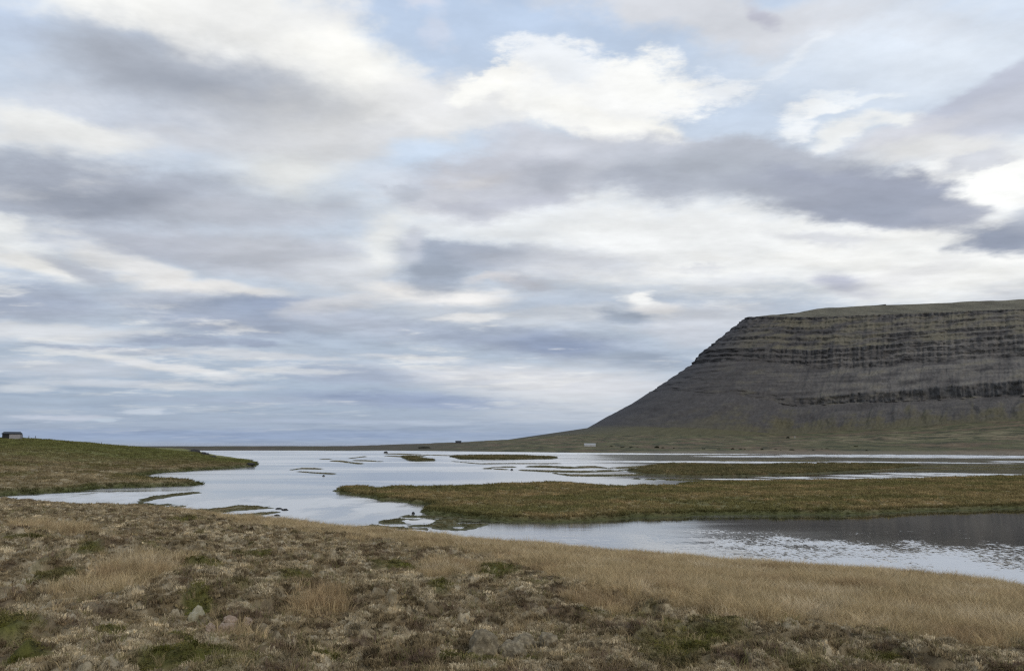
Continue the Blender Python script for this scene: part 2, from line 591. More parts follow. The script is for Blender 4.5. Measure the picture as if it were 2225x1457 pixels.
def plain_mat(name, rgb, scale=6.0, var=0.35, rough=0.8, bump=0.2, dist=0.02, coords='Object'):
    m, n = new_mat(name)
    pos = n.new('ShaderNodeTexCoord').outputs[coords]
    a = n.noise(pos, scale, 6, 0.6)
    f = n.m('ADD', n.m('MULTIPLY', n.m('SUBTRACT', a, 0.5), 2 * var), 1.0)
    c = n.v('SCALE', tuple(rgb), s=f)
    bs = n.new('ShaderNodeBsdfPrincipled')
    n.put(bs.inputs['Base Color'], c)
    bs.inputs['Roughness'].default_value = rough
    bs.inputs['Specular IOR Level'].default_value = 0.3
    bp = n.new('ShaderNodeBump')
    bp.inputs['Strength'].default_value = bump
    bp.inputs['Distance'].default_value = dist
    n.put(bp.inputs['Height'], a)
    n.put(bs.inputs['Normal'], bp.outputs[0])
    return finish(m, n, bs.outputs[0])


def blade_mat(name, trans=0.3):
    """Plants: the colour of each clump comes with it; every clump and blade varies a little."""
    m, n = new_mat(name)
    at = n.new('ShaderNodeAttribute', attribute_name='tint', attribute_type='INSTANCER')
    oi = n.new('ShaderNodeObjectInfo')
    isl = n.new('ShaderNodeNewGeometry').outputs['Random Per Island']
    f = n.m('ADD', n.m('MULTIPLY', oi.outputs['Random'], 0.4), n.m('MULTIPLY_ADD', isl, 0.6, 0.5))
    c = n.v('SCALE', at.outputs['Color'], s=f)
    d = n.new('ShaderNodeBsdfDiffuse')
    n.put(d.inputs['Color'], c)
    t = n.new('ShaderNodeBsdfTranslucent')
    n.put(t.inputs['Color'], c)
    mx = n.new('ShaderNodeMixShader')
    mx.inputs[0].default_value = trans
    m.node_tree.links.new(d.outputs[0], mx.inputs[1])
    m.node_tree.links.new(t.outputs[0], mx.inputs[2])
    return finish(m, n, mx.outputs[0])


def rock_mat(name, rgb, lichen, scale=5.0, amount=0.5):
    m, n = new_mat(name)
    pos = n.new('ShaderNodeTexCoord').outputs['Object']
    a = n.noise(pos, scale, 8, 0.65)
    b = n.noise(pos, scale * 2.3, 6, 0.7, 0.4)
    patch = n.maprange(b, 0.52 - 0.1 * amount, 0.62, 0, 1, 'SMOOTHSTEP')
    c = n.mix(n.m('MULTIPLY', patch, amount), tuple(rgb), tuple(lichen))
    c = n.v('SCALE', c, s=n.m('MULTIPLY_ADD', a, 1.3, 0.35))
    bs = n.new('ShaderNodeBsdfPrincipled')
    n.put(bs.inputs['Base Color'], c)
    bs.inputs['Roughness'].default_value = 0.92
    bs.inputs['Specular IOR Level'].default_value = 0.2
    bp = n.new('ShaderNodeBump')
    bp.inputs['Strength'].default_value = 0.7
    bp.inputs['Distance'].default_value = 0.05
    n.put(bp.inputs['Height'], n.m('ADD', a, n.m('MULTIPLY', b, 0.5)))
    n.put(bs.inputs['Normal'], bp.outputs[0])
    return finish(m, n, bs.outputs[0])


# ------------------------------------------------------------------ water
# patches of breeze on the far water: centre, half length and half depth in the view, traced onto the lagoon
BREEZE = [(2010, 990.5, 330, 3.6), (1640, 991, 120, 2.0), (1420, 985.6, 260, 1.2), (1560, 1003.2, 330, 1.9), (1960, 1003.6, 200, 1.3), (2215, 1002.5, 60, 2.0),
          (1840, 1039, 230, 3.5), (1640, 1041, 110, 1.8), (2120, 1031, 210, 4.5), (2000, 1035, 200, 4.0), (1180, 984, 260, 1.4), (190, 1082, 300, 18), (620, 1098, 300, 26)]


def water_mat():
    m, n = new_mat('water')
    pos = n.new('ShaderNodeNewGeometry').outputs['Position']
    px_, py_, pz_ = n.sep(pos)
    wob = n.v('SCALE', n.v('SUBTRACT', n.noise(n.xyz(n.m('MULTIPLY', px_, 0.05), n.m('MULTIPLY', py_, 0.03), 0.0), 1.0, 4, 0.6, 0.0, 1), (0.5, 0.5, 0.5)), s=1.1)
    ruf = 0.0
    for cx, cy, hx, hy in BREEZE:
        x0, y0 = map(float, unproj(cx, cy))
        y1 = float(unproj(cx, cy - hy)[1])
        mp = n.new('ShaderNodeMapping', vector_type='TEXTURE')
        mp.inputs['Location'].default_value = (x0, y0, 0)
        mp.inputs['Rotation'].default_value = (0, 0, -math.atan2(x0, y0))
        mp.inputs['Scale'].default_value = (hx * y0 / F, y1 - y0, 1e4)
        n.put(mp.inputs['Vector'], pos)
        r = n.v('LENGTH', n.v('ADD', mp.outputs[0], wob))
        ruf = n.m('MAXIMUM', n.maprange(r, 1.1, 0.7, 0, 1, 'SMOOTHSTEP'), ruf)
    brk = n.noise(n.xyz(n.m('MULTIPLY', px_, 0.16), n.m('MULTIPLY', py_, 0.07), 7.0), 1.0, 4, 0.6)
    ruf = n.m('MULTIPLY', ruf, n.maprange(brk, 0.36, 0.56, 0.25, 1.0, 'SMOOTHSTEP'))
    # little cat's paws on the near river, closing up towards our bank
    spot = n.noise(n.xyz(n.m('MULTIPLY', px_, 3.2), n.m('MULTIPLY', py_, 1.3), 0.0), 1.0, 4, 0.75, 0.3)
    wide = n.noise(n.xyz(n.m('MULTIPLY', px_, 0.16), n.m('MULTIPLY', py_, 0.13), 3.0), 1.0, 3, 0.5)
    line = n.m('MULTIPLY_ADD', px_, -0.36, 87.0)               # the ruffled water lies this side of it
    g = n.m('ADD', n.m('DIVIDE', n.m('SUBTRACT', line, py_), 22.0), n.m('MULTIPLY_ADD', wide, 2.2, -1.25))
    g = n.m('MINIMUM', n.m('MAXIMUM', g, 0.0), 1.0)
    lo = n.m('MULTIPLY_ADD', g, -0.42, 0.70)
    sp_ = n.maprange(n.m('SUBTRACT', spot, lo), -0.05, 0.10, 0.0, 1.0, 'SMOOTHSTEP')
    sp_ = n.m('MULTIPLY', sp_, n.m('MULTIPLY', n.maprange(py_, 100.0, 84.0, 0, 1), n.maprange(px_, 5.0, 18.0, 0, 1)))
    streak = n.noise(n.xyz(n.m('MULTIPLY', px_, 0.010), n.m('MULTIPLY', py_, 0.028), 0.0), 1.0, 4, 0.55, 0.6)
    left = n.m('MULTIPLY', n.maprange(streak, 0.42, 0.60, 0.1, 0.6, 'SMOOTHSTEP'), n.maprange(px_, 60.0, 20.0, 0, 1))
    ruf = n.m('MAXIMUM', ruf, left)
    still = n.maprange(py_, 120.0, 300.0, 0.03, 0.10)
    w2 = n.noise(n.xyz(px_, n.m('MULTIPLY', py_, 1.2), 4.0), 3.6, 3, 0.55, 0.2)
    bp = n.new('ShaderNodeBump')
    bp.inputs['Strength'].default_value = 0.03
    n.put(bp.inputs['Strength'], n.m('MULTIPLY_ADD', n.maprange(py_, 92.0, 58.0, 0, 1), 0.15, 0.03))
    bp.inputs['Distance'].default_value = 0.03
    n.put(bp.inputs['Height'], w2)
    gl = n.new('ShaderNodeBsdfGlossy')
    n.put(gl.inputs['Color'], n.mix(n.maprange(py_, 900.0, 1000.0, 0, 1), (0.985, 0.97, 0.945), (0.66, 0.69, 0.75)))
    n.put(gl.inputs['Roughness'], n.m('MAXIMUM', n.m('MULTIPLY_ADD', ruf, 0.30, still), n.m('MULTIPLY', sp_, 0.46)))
    n.put(gl.inputs['Normal'], bp.outputs[0])
    df = n.new('ShaderNodeBsdfDiffuse')
    df.inputs['Color'].default_value = (0.018, 0.022, 0.022, 1)
    fr = n.new('ShaderNodeFresnel')
    fr.inputs['IOR'].default_value = 1.34
    n.put(fr.inputs['Normal'], bp.outputs[0])
    mx = n.new('ShaderNodeMixShader')
    n.put(mx.inputs[0], n.m('POWER', fr.outputs[0], 0.32))
    m.node_tree.links.new(df.outputs[0], mx.inputs[1])
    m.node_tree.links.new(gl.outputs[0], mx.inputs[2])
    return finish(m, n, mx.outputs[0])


wa = np.concatenate([np.linspace(-1.45, -0.75, 14, endpoint=False), np.linspace(-0.75, -0.12, 60, endpoint=False), np.linspace(-0.12, 0.62, 760, endpoint=False), np.linspace(0.62, 1.45, 24)])
wy = np.concatenate([np.arange(1420, 1300, -6.0), np.arange(1300, 1104, -0.42), np.arange(1104, 966, -3.0)])
wr = np.concatenate([unproj(np.full_like(wy, W / 2), wy)[1], [4500, 7000, 12000, 25000, 60000]])
wr = np.concatenate([[2.0, 10.0], wr])
WA, WR = np.meshgrid(wa, wr)
WX, WY = WR * np.sin(WA), WR * np.cos(WA)
gust = sstep(-0.25, 0.35, fbm(WX / 9, WY / 14, 3, 201))
amp = sstep(80, 58, WR + 7 * fbm(WX / 6, WY / 9, 3, 202)) * (0.35 + 0.65 * gust) + 0.10 * sstep(100, 80, WR)
amp = amp * sstep(104, 92, WR) * sstep(-0.12, -0.02, WA) * sstep(0.62, 0.6, WA)
wave = 0.020 * fbm(WX / 1.0, WY / 1.2, 2, 203) + 0.03 * perlin(WX / 3.2, WY / 2.4, 205)
water_me = grid_mesh('water', WX, WY, wave * amp * 0.9)
tag(link('water', water_me, water_mat()), 'calm grey lagoon and river water reflecting the clouds', 'water', None, 'structure')

# ------------------------------------------------------------------ mountain
M_BASALT = np.array((0.088, 0.085, 0.083))
M_SCREE = np.array((0.080, 0.073, 0.068))
M_GRASS = np.array((0.148, 0.130, 0.086))


def build_mountain():
    ctrl = np.array([(1500, 3300), (1010, 2600), (735, 2220), (592, 2010), (640, 1935), (860, 1790),
                     (1079, 1640), (1500, 1350), (2100, 1000)], float)
    # chaikin smoothing of the rim
    P = ctrl
    for _ in range(3):
        Q = [P[0]]
        for a, b in zip(P[:-1], P[1:]):
            Q += [a * 0.75 + b * 0.25, a * 0.25 + b * 0.75]
        Q.append(P[-1])
        P = np.array(Q)
    seg = np.hypot(*np.diff(P, axis=0).T)
    s = np.concatenate([[0], np.cumsum(seg)])
    nose_s = s[np.argmin(P[:, 0])]
    left_s = s[np.argmin(np.hypot(P[:, 0] - 690, P[:, 1] - 1905))]
    right_s = s[np.argmin(np.hypot(P[:, 0] - 1079, P[:, 1] - 1640))]
    us = np.concatenate([np.arange(0, nose_s - 160, 14.0), np.arange(nose_s - 160, right_s + 130, 1.7),
                         np.arange(right_s + 130, s[-1], 12.0)])
    X = np.interp(us, s, P[:, 0])
    Y = np.interp(us, s, P[:, 1])
    # smooth normals
    ang = np.unwrap(np.arctan2(np.gradient(Y, us), np.gradient(X, us)))
    k = np.exp(-0.5 * ((us[:, None] - us[None, :]) / 34.0) ** 2)
    k /= k.sum(1, keepdims=True)
    ang = k @ ang
    X2, Y2 = k @ X, k @ Y
    edge = (us > 200) & (us < s[-1] - 200)
    X, Y = np.where(edge, X2, X), np.where(edge, Y2, Y)
    NX, NY = np.sin(ang), -np.cos(ang)
    # knots of the profile: plateau .. rim, third band top/bottom, low band top/bottom, scree foot, below
    prof = {
        'N': [(-330, 350), (-240, 347), (-150, 343), (-60, 337), (10, 329), (124, 243), (160, 203), (252, 144), (264, 137), (425, 46), (660, 12)],
        'L': [(-330, 368), (-240, 366), (-150, 356), (-60, 327), (0, 310), (75, 222), (93, 186), (192, 104), (199, 88), (285, 26), (460, -15)],
        'R': [(-330, 345), (-240, 343), (-150, 333), (-60, 304), (0, 289), (62, 228), (84, 189), (158, 127), (166, 98), (248, 50), (430, -5)],
    }
    kn = np.array([prof['N'], prof['N'], prof['L'], prof['R'], prof['R']], float)
    ks = np.array([0, nose_s + 10, left_s + 45, right_s, s[-1]])
    rows_w, rows_z, zone, frac = [], [], [], []
    # (knot interval, number of rows, terraces, cliff share)
    plan = [(0, 4, 0), (1, 6, 0), (2, 10, 0), (3, 12, 0), (4, 96, 6), (5, 52, 3), (6, 44, 2), (7, 22, 1), (8, 54, 0), (9, 10, 0)]
    KW = np.stack([np.interp(us, ks, kn[:, j, 0]) for j in range(11)])
    KZ = np.stack([np.interp(us, ks, kn[:, j, 1]) for j in range(11)])
    col_strength = np.clip((us - left_s - 25) / 60, 0, 1)
    tiers = {4: np.array([0, .12, .30, .44, .63, .80, 1.0]), 5: np.array([0, .36, .70, 1.0]), 6: np.array([0, .34, 1.0]), 7: np.array([0, 1.0])}
    cliff_h = {4: [.85, .35, .6, .4, .65, .45], 5: [.78, .7, .75], 6: [.55, .16], 7: [.93]}
    rel = []
    for iv, nr, nt in plan:
        tt = np.linspace(0, 1, nr, endpoint=False) if iv < 9 else np.linspace(0, 1, nr)
        for t in tt:
            w0, w1, z0, z1 = KW[iv], KW[iv + 1], KZ[iv], KZ[iv + 1]
            if nt:
                b = tiers[iv]
                q = min(int(np.searchsorted(b, t, side='right')) - 1, nt - 1)
                x = (t - b[q]) / (b[q + 1] - b[q])
                h = cliff_h[iv][q]
                if iv == 7:
                    hu = h * col_strength + (1 - col_strength) * 0.5
                else:
                    hu = h * (0.75 + 0.5 * fbm(us / 90.0, us * 0 + q * 7.3 + iv * 3.1, 3, 11 + iv))
                    hu = np.clip(hu, 0.1, 0.95)
                c = 0.5
                if x < c:
                    fz = hu * x / c
                    fw = (1 - hu) * 0.16 * x / c
                    cl = np.full_like(us, 1.0) * np.clip((hu - 0.25) * 2, 0, 1)
                else:
                    y = (x - c) / (1 - c)
                    fz = hu + (1 - hu) * y
                    fw = (1 - hu) * 0.16 + (1 - (1 - hu) * 0.16) * y
                    cl = np.zeros_like(us)
                fz = b[q] + fz * (b[q + 1] - b[q])
                fw = b[q] + fw * (b[q + 1] - b[q])
                if iv >= 6:
                    fz = t + (fz - t) * col_strength
                    fw = t + (fw - t) * col_strength
            else:
                fz = fw = t + 0 * us
                if iv == 8:
                    fz = 1 - (1 - t) ** 1.12 + 0 * us
                cl = np.zeros_like(us)
            wv = w0 + (w1 - w0) * fw
            zv = z0 + (z1 - z0) * fz
            rows_w.append(wv)
            rows_z.append(zv)
            zone.append(np.full_like(us, iv))
            frac.append(np.full_like(us, t))
            rel.append(cl)
    Wd, Z, ZN, T, CL = map(np.array, (rows_w, rows_z, zone, frac, rel))
    U = np.broadcast_to(us, Wd.shape)
    rock = np.clip(np.where((ZN >= 4) & (ZN <= 7), 1.0, 0), 0, 1)
    # buttresses, gullies and single columns
    but = fbm(U / 36.0, Z / 260.0, 4, 3)
    colm = fbm(U / 8.5, Z / 70.0, 3, 21)
    CL = CL * np.where(ZN >= 6, col_strength, 1.0)
    CL = CL * np.clip(0.70 + 1.9 * fbm(U / 110.0, Z / 16.0, 4, 23), 0.0, 1)
    ragg = fbm(U / 13.0, Z / 9.0, 3, 31)
    Wd = Wd + rock * (but * np.where(ZN == 6, 4.0, np.where(ZN == 7, 10.0, 12.0)) + ragg * (4.0 + 3.0 * (U < nose_s + 60)) + colm * 3.5) + CL * colm * 9.0
    Wd = Wd + (ZN == 8) * np.sin(np.pi * np.clip(T, 0, 1)) * (fbm(U / 55.0, Z / 60.0, 4, 33) * 16 + fbm(U / 12.0, Z / 14.0, 3, 34) * 3)
    strip = (ZN == 7) * col_strength
    Wd = Wd + strip * 7 * np.maximum(0, perlin(U / 10.0, U * 0 + 2.2, 77))
    Z = Z + rock * fbm(U / 160.0, Wd / 60, 3, 41) * 2.5
    Z = Z + rock * perlin(U / 11.0, ZN * 3.3 + Z / 30, 43) * 1.3
    scr = ((ZN == 8) | (ZN == 6)).astype(float)
    gul = np.abs(fbm(U / 42.0 + 0.5 * fbm(U / 70, Z / 45, 3, 5), Z / 230.0, 3, 51))
    Z = Z - scr * (0.14 - np.minimum(gul, 0.3)) * 17 * np.sin(np.pi * np.clip(T, 0, 1)) * (ZN == 8) - scr * (ZN == 6) * (0.2 - gul) * 4
    plate = (ZN <= 3)
    Z = Z + plate * fbm(U / 70, Wd / 60, 4, 61) * 2.5
    XX = X + NX * Wd
    YY = Y + NY * Wd
    # plant and rock cover, and at the end shade painted left of the nose
    n1 = fbm(XX / 60, YY / 60 + Z / 25, 5, 71)
    n2 = fbm(U / 5.0, Z / 50, 4, 81)
    n3 = fbm(U / 26.0, Z / 200, 4, 83)
    alb = np.ones(Wd.shape + (3,)) * M_SCREE
    n6 = fbm(U / 120.0 + n1 * 0.2, Z / 4.5, 3, 88)
    alb = alb * (1 + 0.25 * n1 + 0.10 * n3 + 0.40 * n6 * ((ZN >= 4) & (ZN <= 6)))[..., None]
    side = sstep(nose_s + 40, nose_s + 420, U)
    alb = mixc(alb, np.array((0.205, 0.186, 0.162)), 0.85 * side * np.clip(0.45 + 1.0 * n1 + 0.5 * n6, 0, 1) * np.where(ZN == 8, 0.35, 1.0))
    ledge = np.clip((1 - CL) * rock, 0, 1)
    gf = sstep(-0.15, 0.35, n1 + 0.12 * n3 + 0.2 * n6 + np.where(ZN == 4, 0.12, -0.15) - 0.22 * (ZN == 5))
    gf = gf * ledge * np.where(ZN == 6, 0.45, 0.75) * sstep(nose_s + 10, nose_s + 110, U)
    alb = mixc(alb, M_GRASS, gf)
    alb = mixc(alb, M_BASALT * 1.0, CL * np.where(ZN == 7, 0.92, np.where(ZN == 4, 0.55, 0.70)))
    alb = mixc(alb, np.array((0.125, 0.112, 0.076)) * (1 + 0.6 * fbm(XX / 35, YY / 90, 4, 66))[..., None], plate * 0.9)
    lowg = (ZN == 8) * sstep(0.25, 0.9, T + 0.7 * n1 + 0.5 * n3 + 0.25 * n2) * np.maximum(sstep(nose_s - 20, nose_s + 160, U), sstep(0.86, 1.0, T))
    alb = mixc(alb, np.array((0.100, 0.088, 0.050)), lowg * 0.85)
    alb = mixc(alb, np.array((0.100, 0.090, 0.048)), (ZN == 9) * 0.95)
    n5 = fbm(U / 3.5, Z / 5.0, 3, 89)
    alb = alb * (1 + np.where(ZN >= 8, 0.12, np.where(ZN <= 3, 0.0, 0.10 + 0.25 * CL)) * n2 + 0.35 * n5)[..., None]
    alb = mixc(alb, np.array((0.056, 0.056, 0.061)), (1 - sstep(nose_s - 10, nose_s + 60, U)) * 0.7 * (ZN >= 4))  # shaded left face of the nose, darkened in the colour itself
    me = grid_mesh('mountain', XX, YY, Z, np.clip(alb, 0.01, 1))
    return me


mountain_mat = land_mat('mountain_rock', 0.22, 0.9, 0.6, 1.6, 0.38)
tag(link('mountain', build_mountain(), mountain_mat), 'dark flat-topped basalt mountain with stepped cliffs above scree', 'mountain', None, 'structure')

# ------------------------------------------------------------------ far shore: sand spit, foreland, mountain apron
FS_PX = [-700, 420, 830, 1000, 1300, 1700, 2225, 2800]
FS_Y = [977.5, 978, 978.2, 980, 983.5, 985.5, 986.5, 987.5]
FZ_PX = [-700, 300, 760, 830, 900, 1000, 1100, 1200, 1290, 1450, 1700, 2225, 2800]
FZ_Z = [4.6, 4.4, 4.6, 5.2, 7.0, 9.6, 14.0, 22.5, 33, 31, 26, 51, 72]
FZ_D = [960, 960, 960, 1150, 1230, 1350, 1500, 1700, 1900, 1800, 1650, 1400, 1230]


def far_height(px, d):
    ds = np.interp(px, FS_PX, [float(unproj(1112, y)[1]) for y in FS_Y])
    zf = np.interp(px, FZ_PX, FZ_Z)
    df = np.interp(px, FZ_PX, FZ_D)
    t = np.clip((d - ds) / (df - ds), -0.1, 1.0)
    low = np.interp(px, [800, 1300, 1700], [0.5, 1.5, 2.5])
    z = np.where(t > 0, low * sstep(0, 0.05, t) + (zf - low) * np.maximum(t, 0) ** np.interp(px, [800, 1000, 1300], [1.0, 1.2, 1.45]), t * 8)
    sea = 1 - sstep(980, 1160, px)
    z = z - sea * np.maximum(0, d - df) * 0.05 - (1 - sea) * np.maximum(0, d - df - 30) * 0.02
    x = (px - W / 2) / F * d
    z = z + np.where(t > 0, 1, 0.2) * sstep(0, .2, np.abs(t)) * (fbm(x / 60, d / 60, 4, 91) * 1.3 + fbm(x / 14, d / 30, 3, 92) * 0.45) * np.clip(zf / 12, .35, 2.0)
    return z, t


pxs = np.concatenate([np.arange(-1700, -700, 14.0), np.arange(-700, 2800, 3.4)])
tds = np.concatenate([np.linspace(0, 0.12, 40, endpoint=False), np.linspace(0.12, 1.0, 150)])
PX, TD = np.meshgrid(pxs, tds)
ds0 = np.interp(PX, FS_PX, [float(unproj(1112, y)[1]) for y in FS_Y]) - 25
DD = ds0 + TD * (2300 - ds0)
ZZ, TT = far_height(PX, DD)
XX = (PX - W / 2) / F * DD
n1 = fbm(XX / 90, DD / 90, 5, 101)
n2 = fbm(XX / 22, DD / 60, 4, 102)
n3 = fbm(XX / 8, DD / 16, 3, 103)
g_ol, g_br, g_str, g_dk = (0.098, 0.092, 0.045), (0.122, 0.088, 0.054), (0.190, 0.158, 0.092), (0.040, 0.042, 0.022)
alb = mixc(np.ones(XX.shape + (3,)) * np.array(g_ol), np.array(g_br), sstep(-0.15, 0.3, n1))
alb = mixc(alb, np.array(g_str), 0.8 * sstep(0.15, 0.55, n2 + 0.3 * sstep(1500, 1900, PX) * (sstep(.25, .4, TT) - sstep(.5, .75, TT))))
alb = mixc(alb, np.array(g_dk), 0.85 * sstep(0.04, 0.30, -n2 + 0.5 * n3))
alb = mixc(alb, np.array((0.20, 0.165, 0.125)), sstep(0.045, 0.02, TT) * 0.6 * sstep(1200, 1500, PX))
alb = mixc(alb, np.array((0.075, 0.066, 0.050)), 0.75 * (1 - sstep(850, 1150, PX)))
alb = alb * (1 + 0.35 * n3)[..., None]
far_me = grid_mesh('far_shore', XX, DD, ZZ, np.clip(alb, 0.02, 1), keep=ZZ > -2.5)
far_mat = land_mat('far_heath', 0.35, 1.6, 0.5, 0.6, 0.45)
tag(link('far_shore', far_me, far_mat), 'brown and olive foreland and sand spit beyond the lagoon', 'shore', None, 'structure')

# ------------------------------------------------------------------ green hill on the left
HILL_PX = [(-1600, 1100), (-500, 1092), (-30, 1084), (0, 1079), (40, 1074), (110, 1072), (160, 1068), (200, 1064), (215, 1061), (290, 1060),
           (380, 1056.5), (425, 1055), (437, 1052), (400, 1047.5), (340, 1044), (290, 1041), (262, 1037.5), (300, 1035), (345, 1028),
           (420, 1023), (500, 1017), (553, 1013), (562, 1008), (550, 1002), (510, 997.5), (480, 993.5), (470, 990), (440, 984), (420, 980.5),
           (395, 979.2), (-1600, 979.2)]
HILL = [tuple(map(float, unproj(a, b))) for a, b in HILL_PX]


def hill_height(x, y):
    px = W / 2 + F * x / np.maximum(y, 1)
    sd = sdist(x, y, HILL)
    sdn = sd + 1.6 * fbm(x / 9, y / 9, 3, 111) + 0.6 * fbm(x / 2.5, y / 2.5, 2, 112)
    hc = np.interp(px, [-700, 0, 60, 110, 150, 200, 250, 300, 360, 430, 480, 550, 565],
                   [11.0, 9.75, 9.65, 9.35, 8.75, 8.1, 7.0, 6.2, 5.3, 4.0, 1.9, 0.9, 0.5])
    d0 = np.interp(px, [-700, 0, 200, 310, 420, 555], [100, 110, 138, 180, 220, 262])
    dc = np.interp(px, [-700, 430, 560], [320, 320, 295])
    t = (y - d0) / (dc - d0)
    cap = 0.75 + (hc - 0.75) * np.clip(t, 0, 1) ** 1.15 * (1 - 0.12 * np.sin(np.clip(t, 0, 1) * 6.28))
    cap = cap - np.clip((y - dc) / 320, 0, 1) * np.maximum(hc - 3.0, 0)
    bank = np.where(sdn > 0, 0.5 * sstep(0, 1.6, sdn) + 0.22 * np.maximum(sdn - 0.5, 0), np.maximum(sdn * 0.3, -0.6))
    h = np.minimum(bank, cap)
    h = h + sstep(0.5, 6, sdn) * (fbm(x / 22, y / 22, 3, 113) * 0.55 + fbm(x / 5, y / 5, 3, 114) * 0.28 + fbm(x / 1.4, y / 1.4, 2, 115) * 0.14)
    return h, sdn, t


pxs = np.concatenate([np.arange(-1600, -500, 9.0), np.arange(-500, 572, 2.2)])
ys = np.concatenate([np.arange(1094, 1000, -0.55), np.arange(1000, 985, -0.3), np.arange(985, 978.4, -0.2)])
d = unproj(np.full_like(ys, 1112.5), ys)[1]
PX, DD = np.meshgrid(pxs, d)
XX = (PX - W / 2) / F * DD
HZ, HS, HT = hill_height(XX, DD)
n1 = fbm(XX / 16, DD / 16, 4, 121)
n2 = fbm(XX / 4, DD / 5, 4, 122)
green = sstep(0.28, 0.66, HT + 0.30 * n1 + 0.14 * n2 - 0.35 * sstep(300, 60, PX) * 0.2)
alb = mixc(np.ones(XX.shape + (3,)) * np.array((0.142, 0.110, 0.060)), np.array((0.220, 0.174, 0.100)), sstep(-0.1, 0.4, n2 + n1))
alb = mixc(alb, np.array((0.105, 0.090, 0.035)), 0.8 * sstep(0.0, 0.3, -n1 - 0.3 * n2))
alb = mixc(alb, np.array((0.116, 0.114, 0.041)), green)
alb = mixc(alb, np.array((0.085, 0.075, 0.03)), green * 0.7 * sstep(0.0, 0.35, n2))
alb = mixc(alb, np.array((0.055, 0.062, 0.022)), 0.9 * sstep(3.0, 0.3, HS))
alb = mixc(alb, np.array((0.04, 0.034, 0.03)), 0.9 * sstep(0.3, -0.2, HS))
alb = alb * (1 + 0.3 * fbm(XX / 1.3, DD / 2.2, 2, 123))[..., None]
alb = alb * 1.4
hill_me = grid_mesh('hill', XX, DD, HZ, np.clip(alb, 0.012, 1), keep=HZ > -0.55)
tag(link('hill', hill_me, land_mat('hill_turf', 1.2, 5.0, 0.6, 0.25, 0.42)), 'low green and brown grassy hill across the inlet, carrying the shed', 'hill', None, 'structure')
hill_pts = (XX, DD, HZ, HS, alb)

# ------------------------------------------------------------------ islands and shoals in the lagoon
island_mat = land_mat('island_turf', 1.6, 6.0, 0.6, 0.2, 0.42)
shoal_mat = land_mat('shoal_weed', 2.4, 9.0, 0.8, 0.08, 0.5, 0.95)
island_scatter = []


def spine(pts):
    """Outline from (px, py, half thickness in px) along a bar."""
    up = [(a, b - t) for a, b, t in pts]
    dn = [(a, b + t) for a, b, t in reversed(pts)]
    return [(pts[0][0] - 8, pts[0][1])] + up + [(pts[-1][0] + 8, pts[-1][1])] + dn


def island(poly_px, height, label, tall=True, step=3.0, ystep=0.5, rough=1.0, name='island', holes=0.0, cols=None, seed=0):
    poly = [tuple(map(float, unproj(a, b))) for a, b in poly_px]
    P = np.array(poly_px)
    xa, xb, ya, yb = P[:, 0].min() - 14, P[:, 0].max() + 14, P[:, 1].min() - 2.5, P[:, 1].max() + 3
    pxs = np.arange(xa, xb + step, step)
    ys = np.arange(yb, ya - ystep, -ystep)
    d = unproj(np.full_like(ys, 1112.5), ys)[1]
    PX, DD = np.meshgrid(pxs, d)
    XX = (PX - W / 2) / F * DD
    sd = sdist(XX, DD, poly)
    m_px = DD / F                                   # metres per photograph pixel there
    sd = sd + rough * (0.9 * fbm(XX / 5, DD / 9, 4, 131 + seed) + 0.55 * fbm(XX / 1.4, DD / 2.6, 2, 132 + seed))
    if holes:
        sd = np.minimum(sd, (fbm(XX / 7, DD / 12, 4, 133 + seed) + holes) * 8)
    h = np.where(sd > 0, height * sstep(0, 1.1 + height, sd), np.maximum(sd * 0.35, -0.4))
    if tall:
        h = h + sstep(0.2, 3, sd) * (fbm(XX / 18, DD / 18, 3, 134 + seed) * 0.30 + fbm(XX / 3.2, DD / 3.2, 3, 135) * 0.22 + np.abs(fbm(XX / 1.1, DD / 1.1, 2, 136)) * 0.25)
    n1 = fbm(XX / 20, DD / 14, 4, 137 + seed)
    n2 = fbm(XX / 4, DD / 5, 4, 138 + seed)
    if cols is None:
        cols = ((0.210, 0.165, 0.082), (0.150, 0.134, 0.058), (0.310, 0.230, 0.124), (0.070, 0.074, 0.028))
    a = mixc(np.ones(XX.shape + (3,)) * np.array(cols[0]), np.array(cols[1]), sstep(-0.2, 0.25, n1))
    a = mixc(a, np.array(cols[2]), sstep(0.05, 0.5, n2 - 0.4 * n1))
    a = mixc(a, np.array(cols[3]), 0.9 * sstep(2.6 * max(height, .3) * 2, 0.3, sd))
    a = mixc(a, np.array((0.035, 0.03, 0.026)), 0.9 * sstep(0.25, -0.15, sd))
    a = np.clip(a * (1 + 0.3 * fbm(XX, DD, 2, 139))[..., None], 0.012, 1)
    me = grid_mesh(name, XX, DD, h, a, keep=h > -0.3)
    o = link(name, me, island_mat if tall else shoal_mat)
    tag(o, label, 'island', None, 'structure')
    if True:
        island_scatter.append((XX, DD, h, sd, a))
    return o


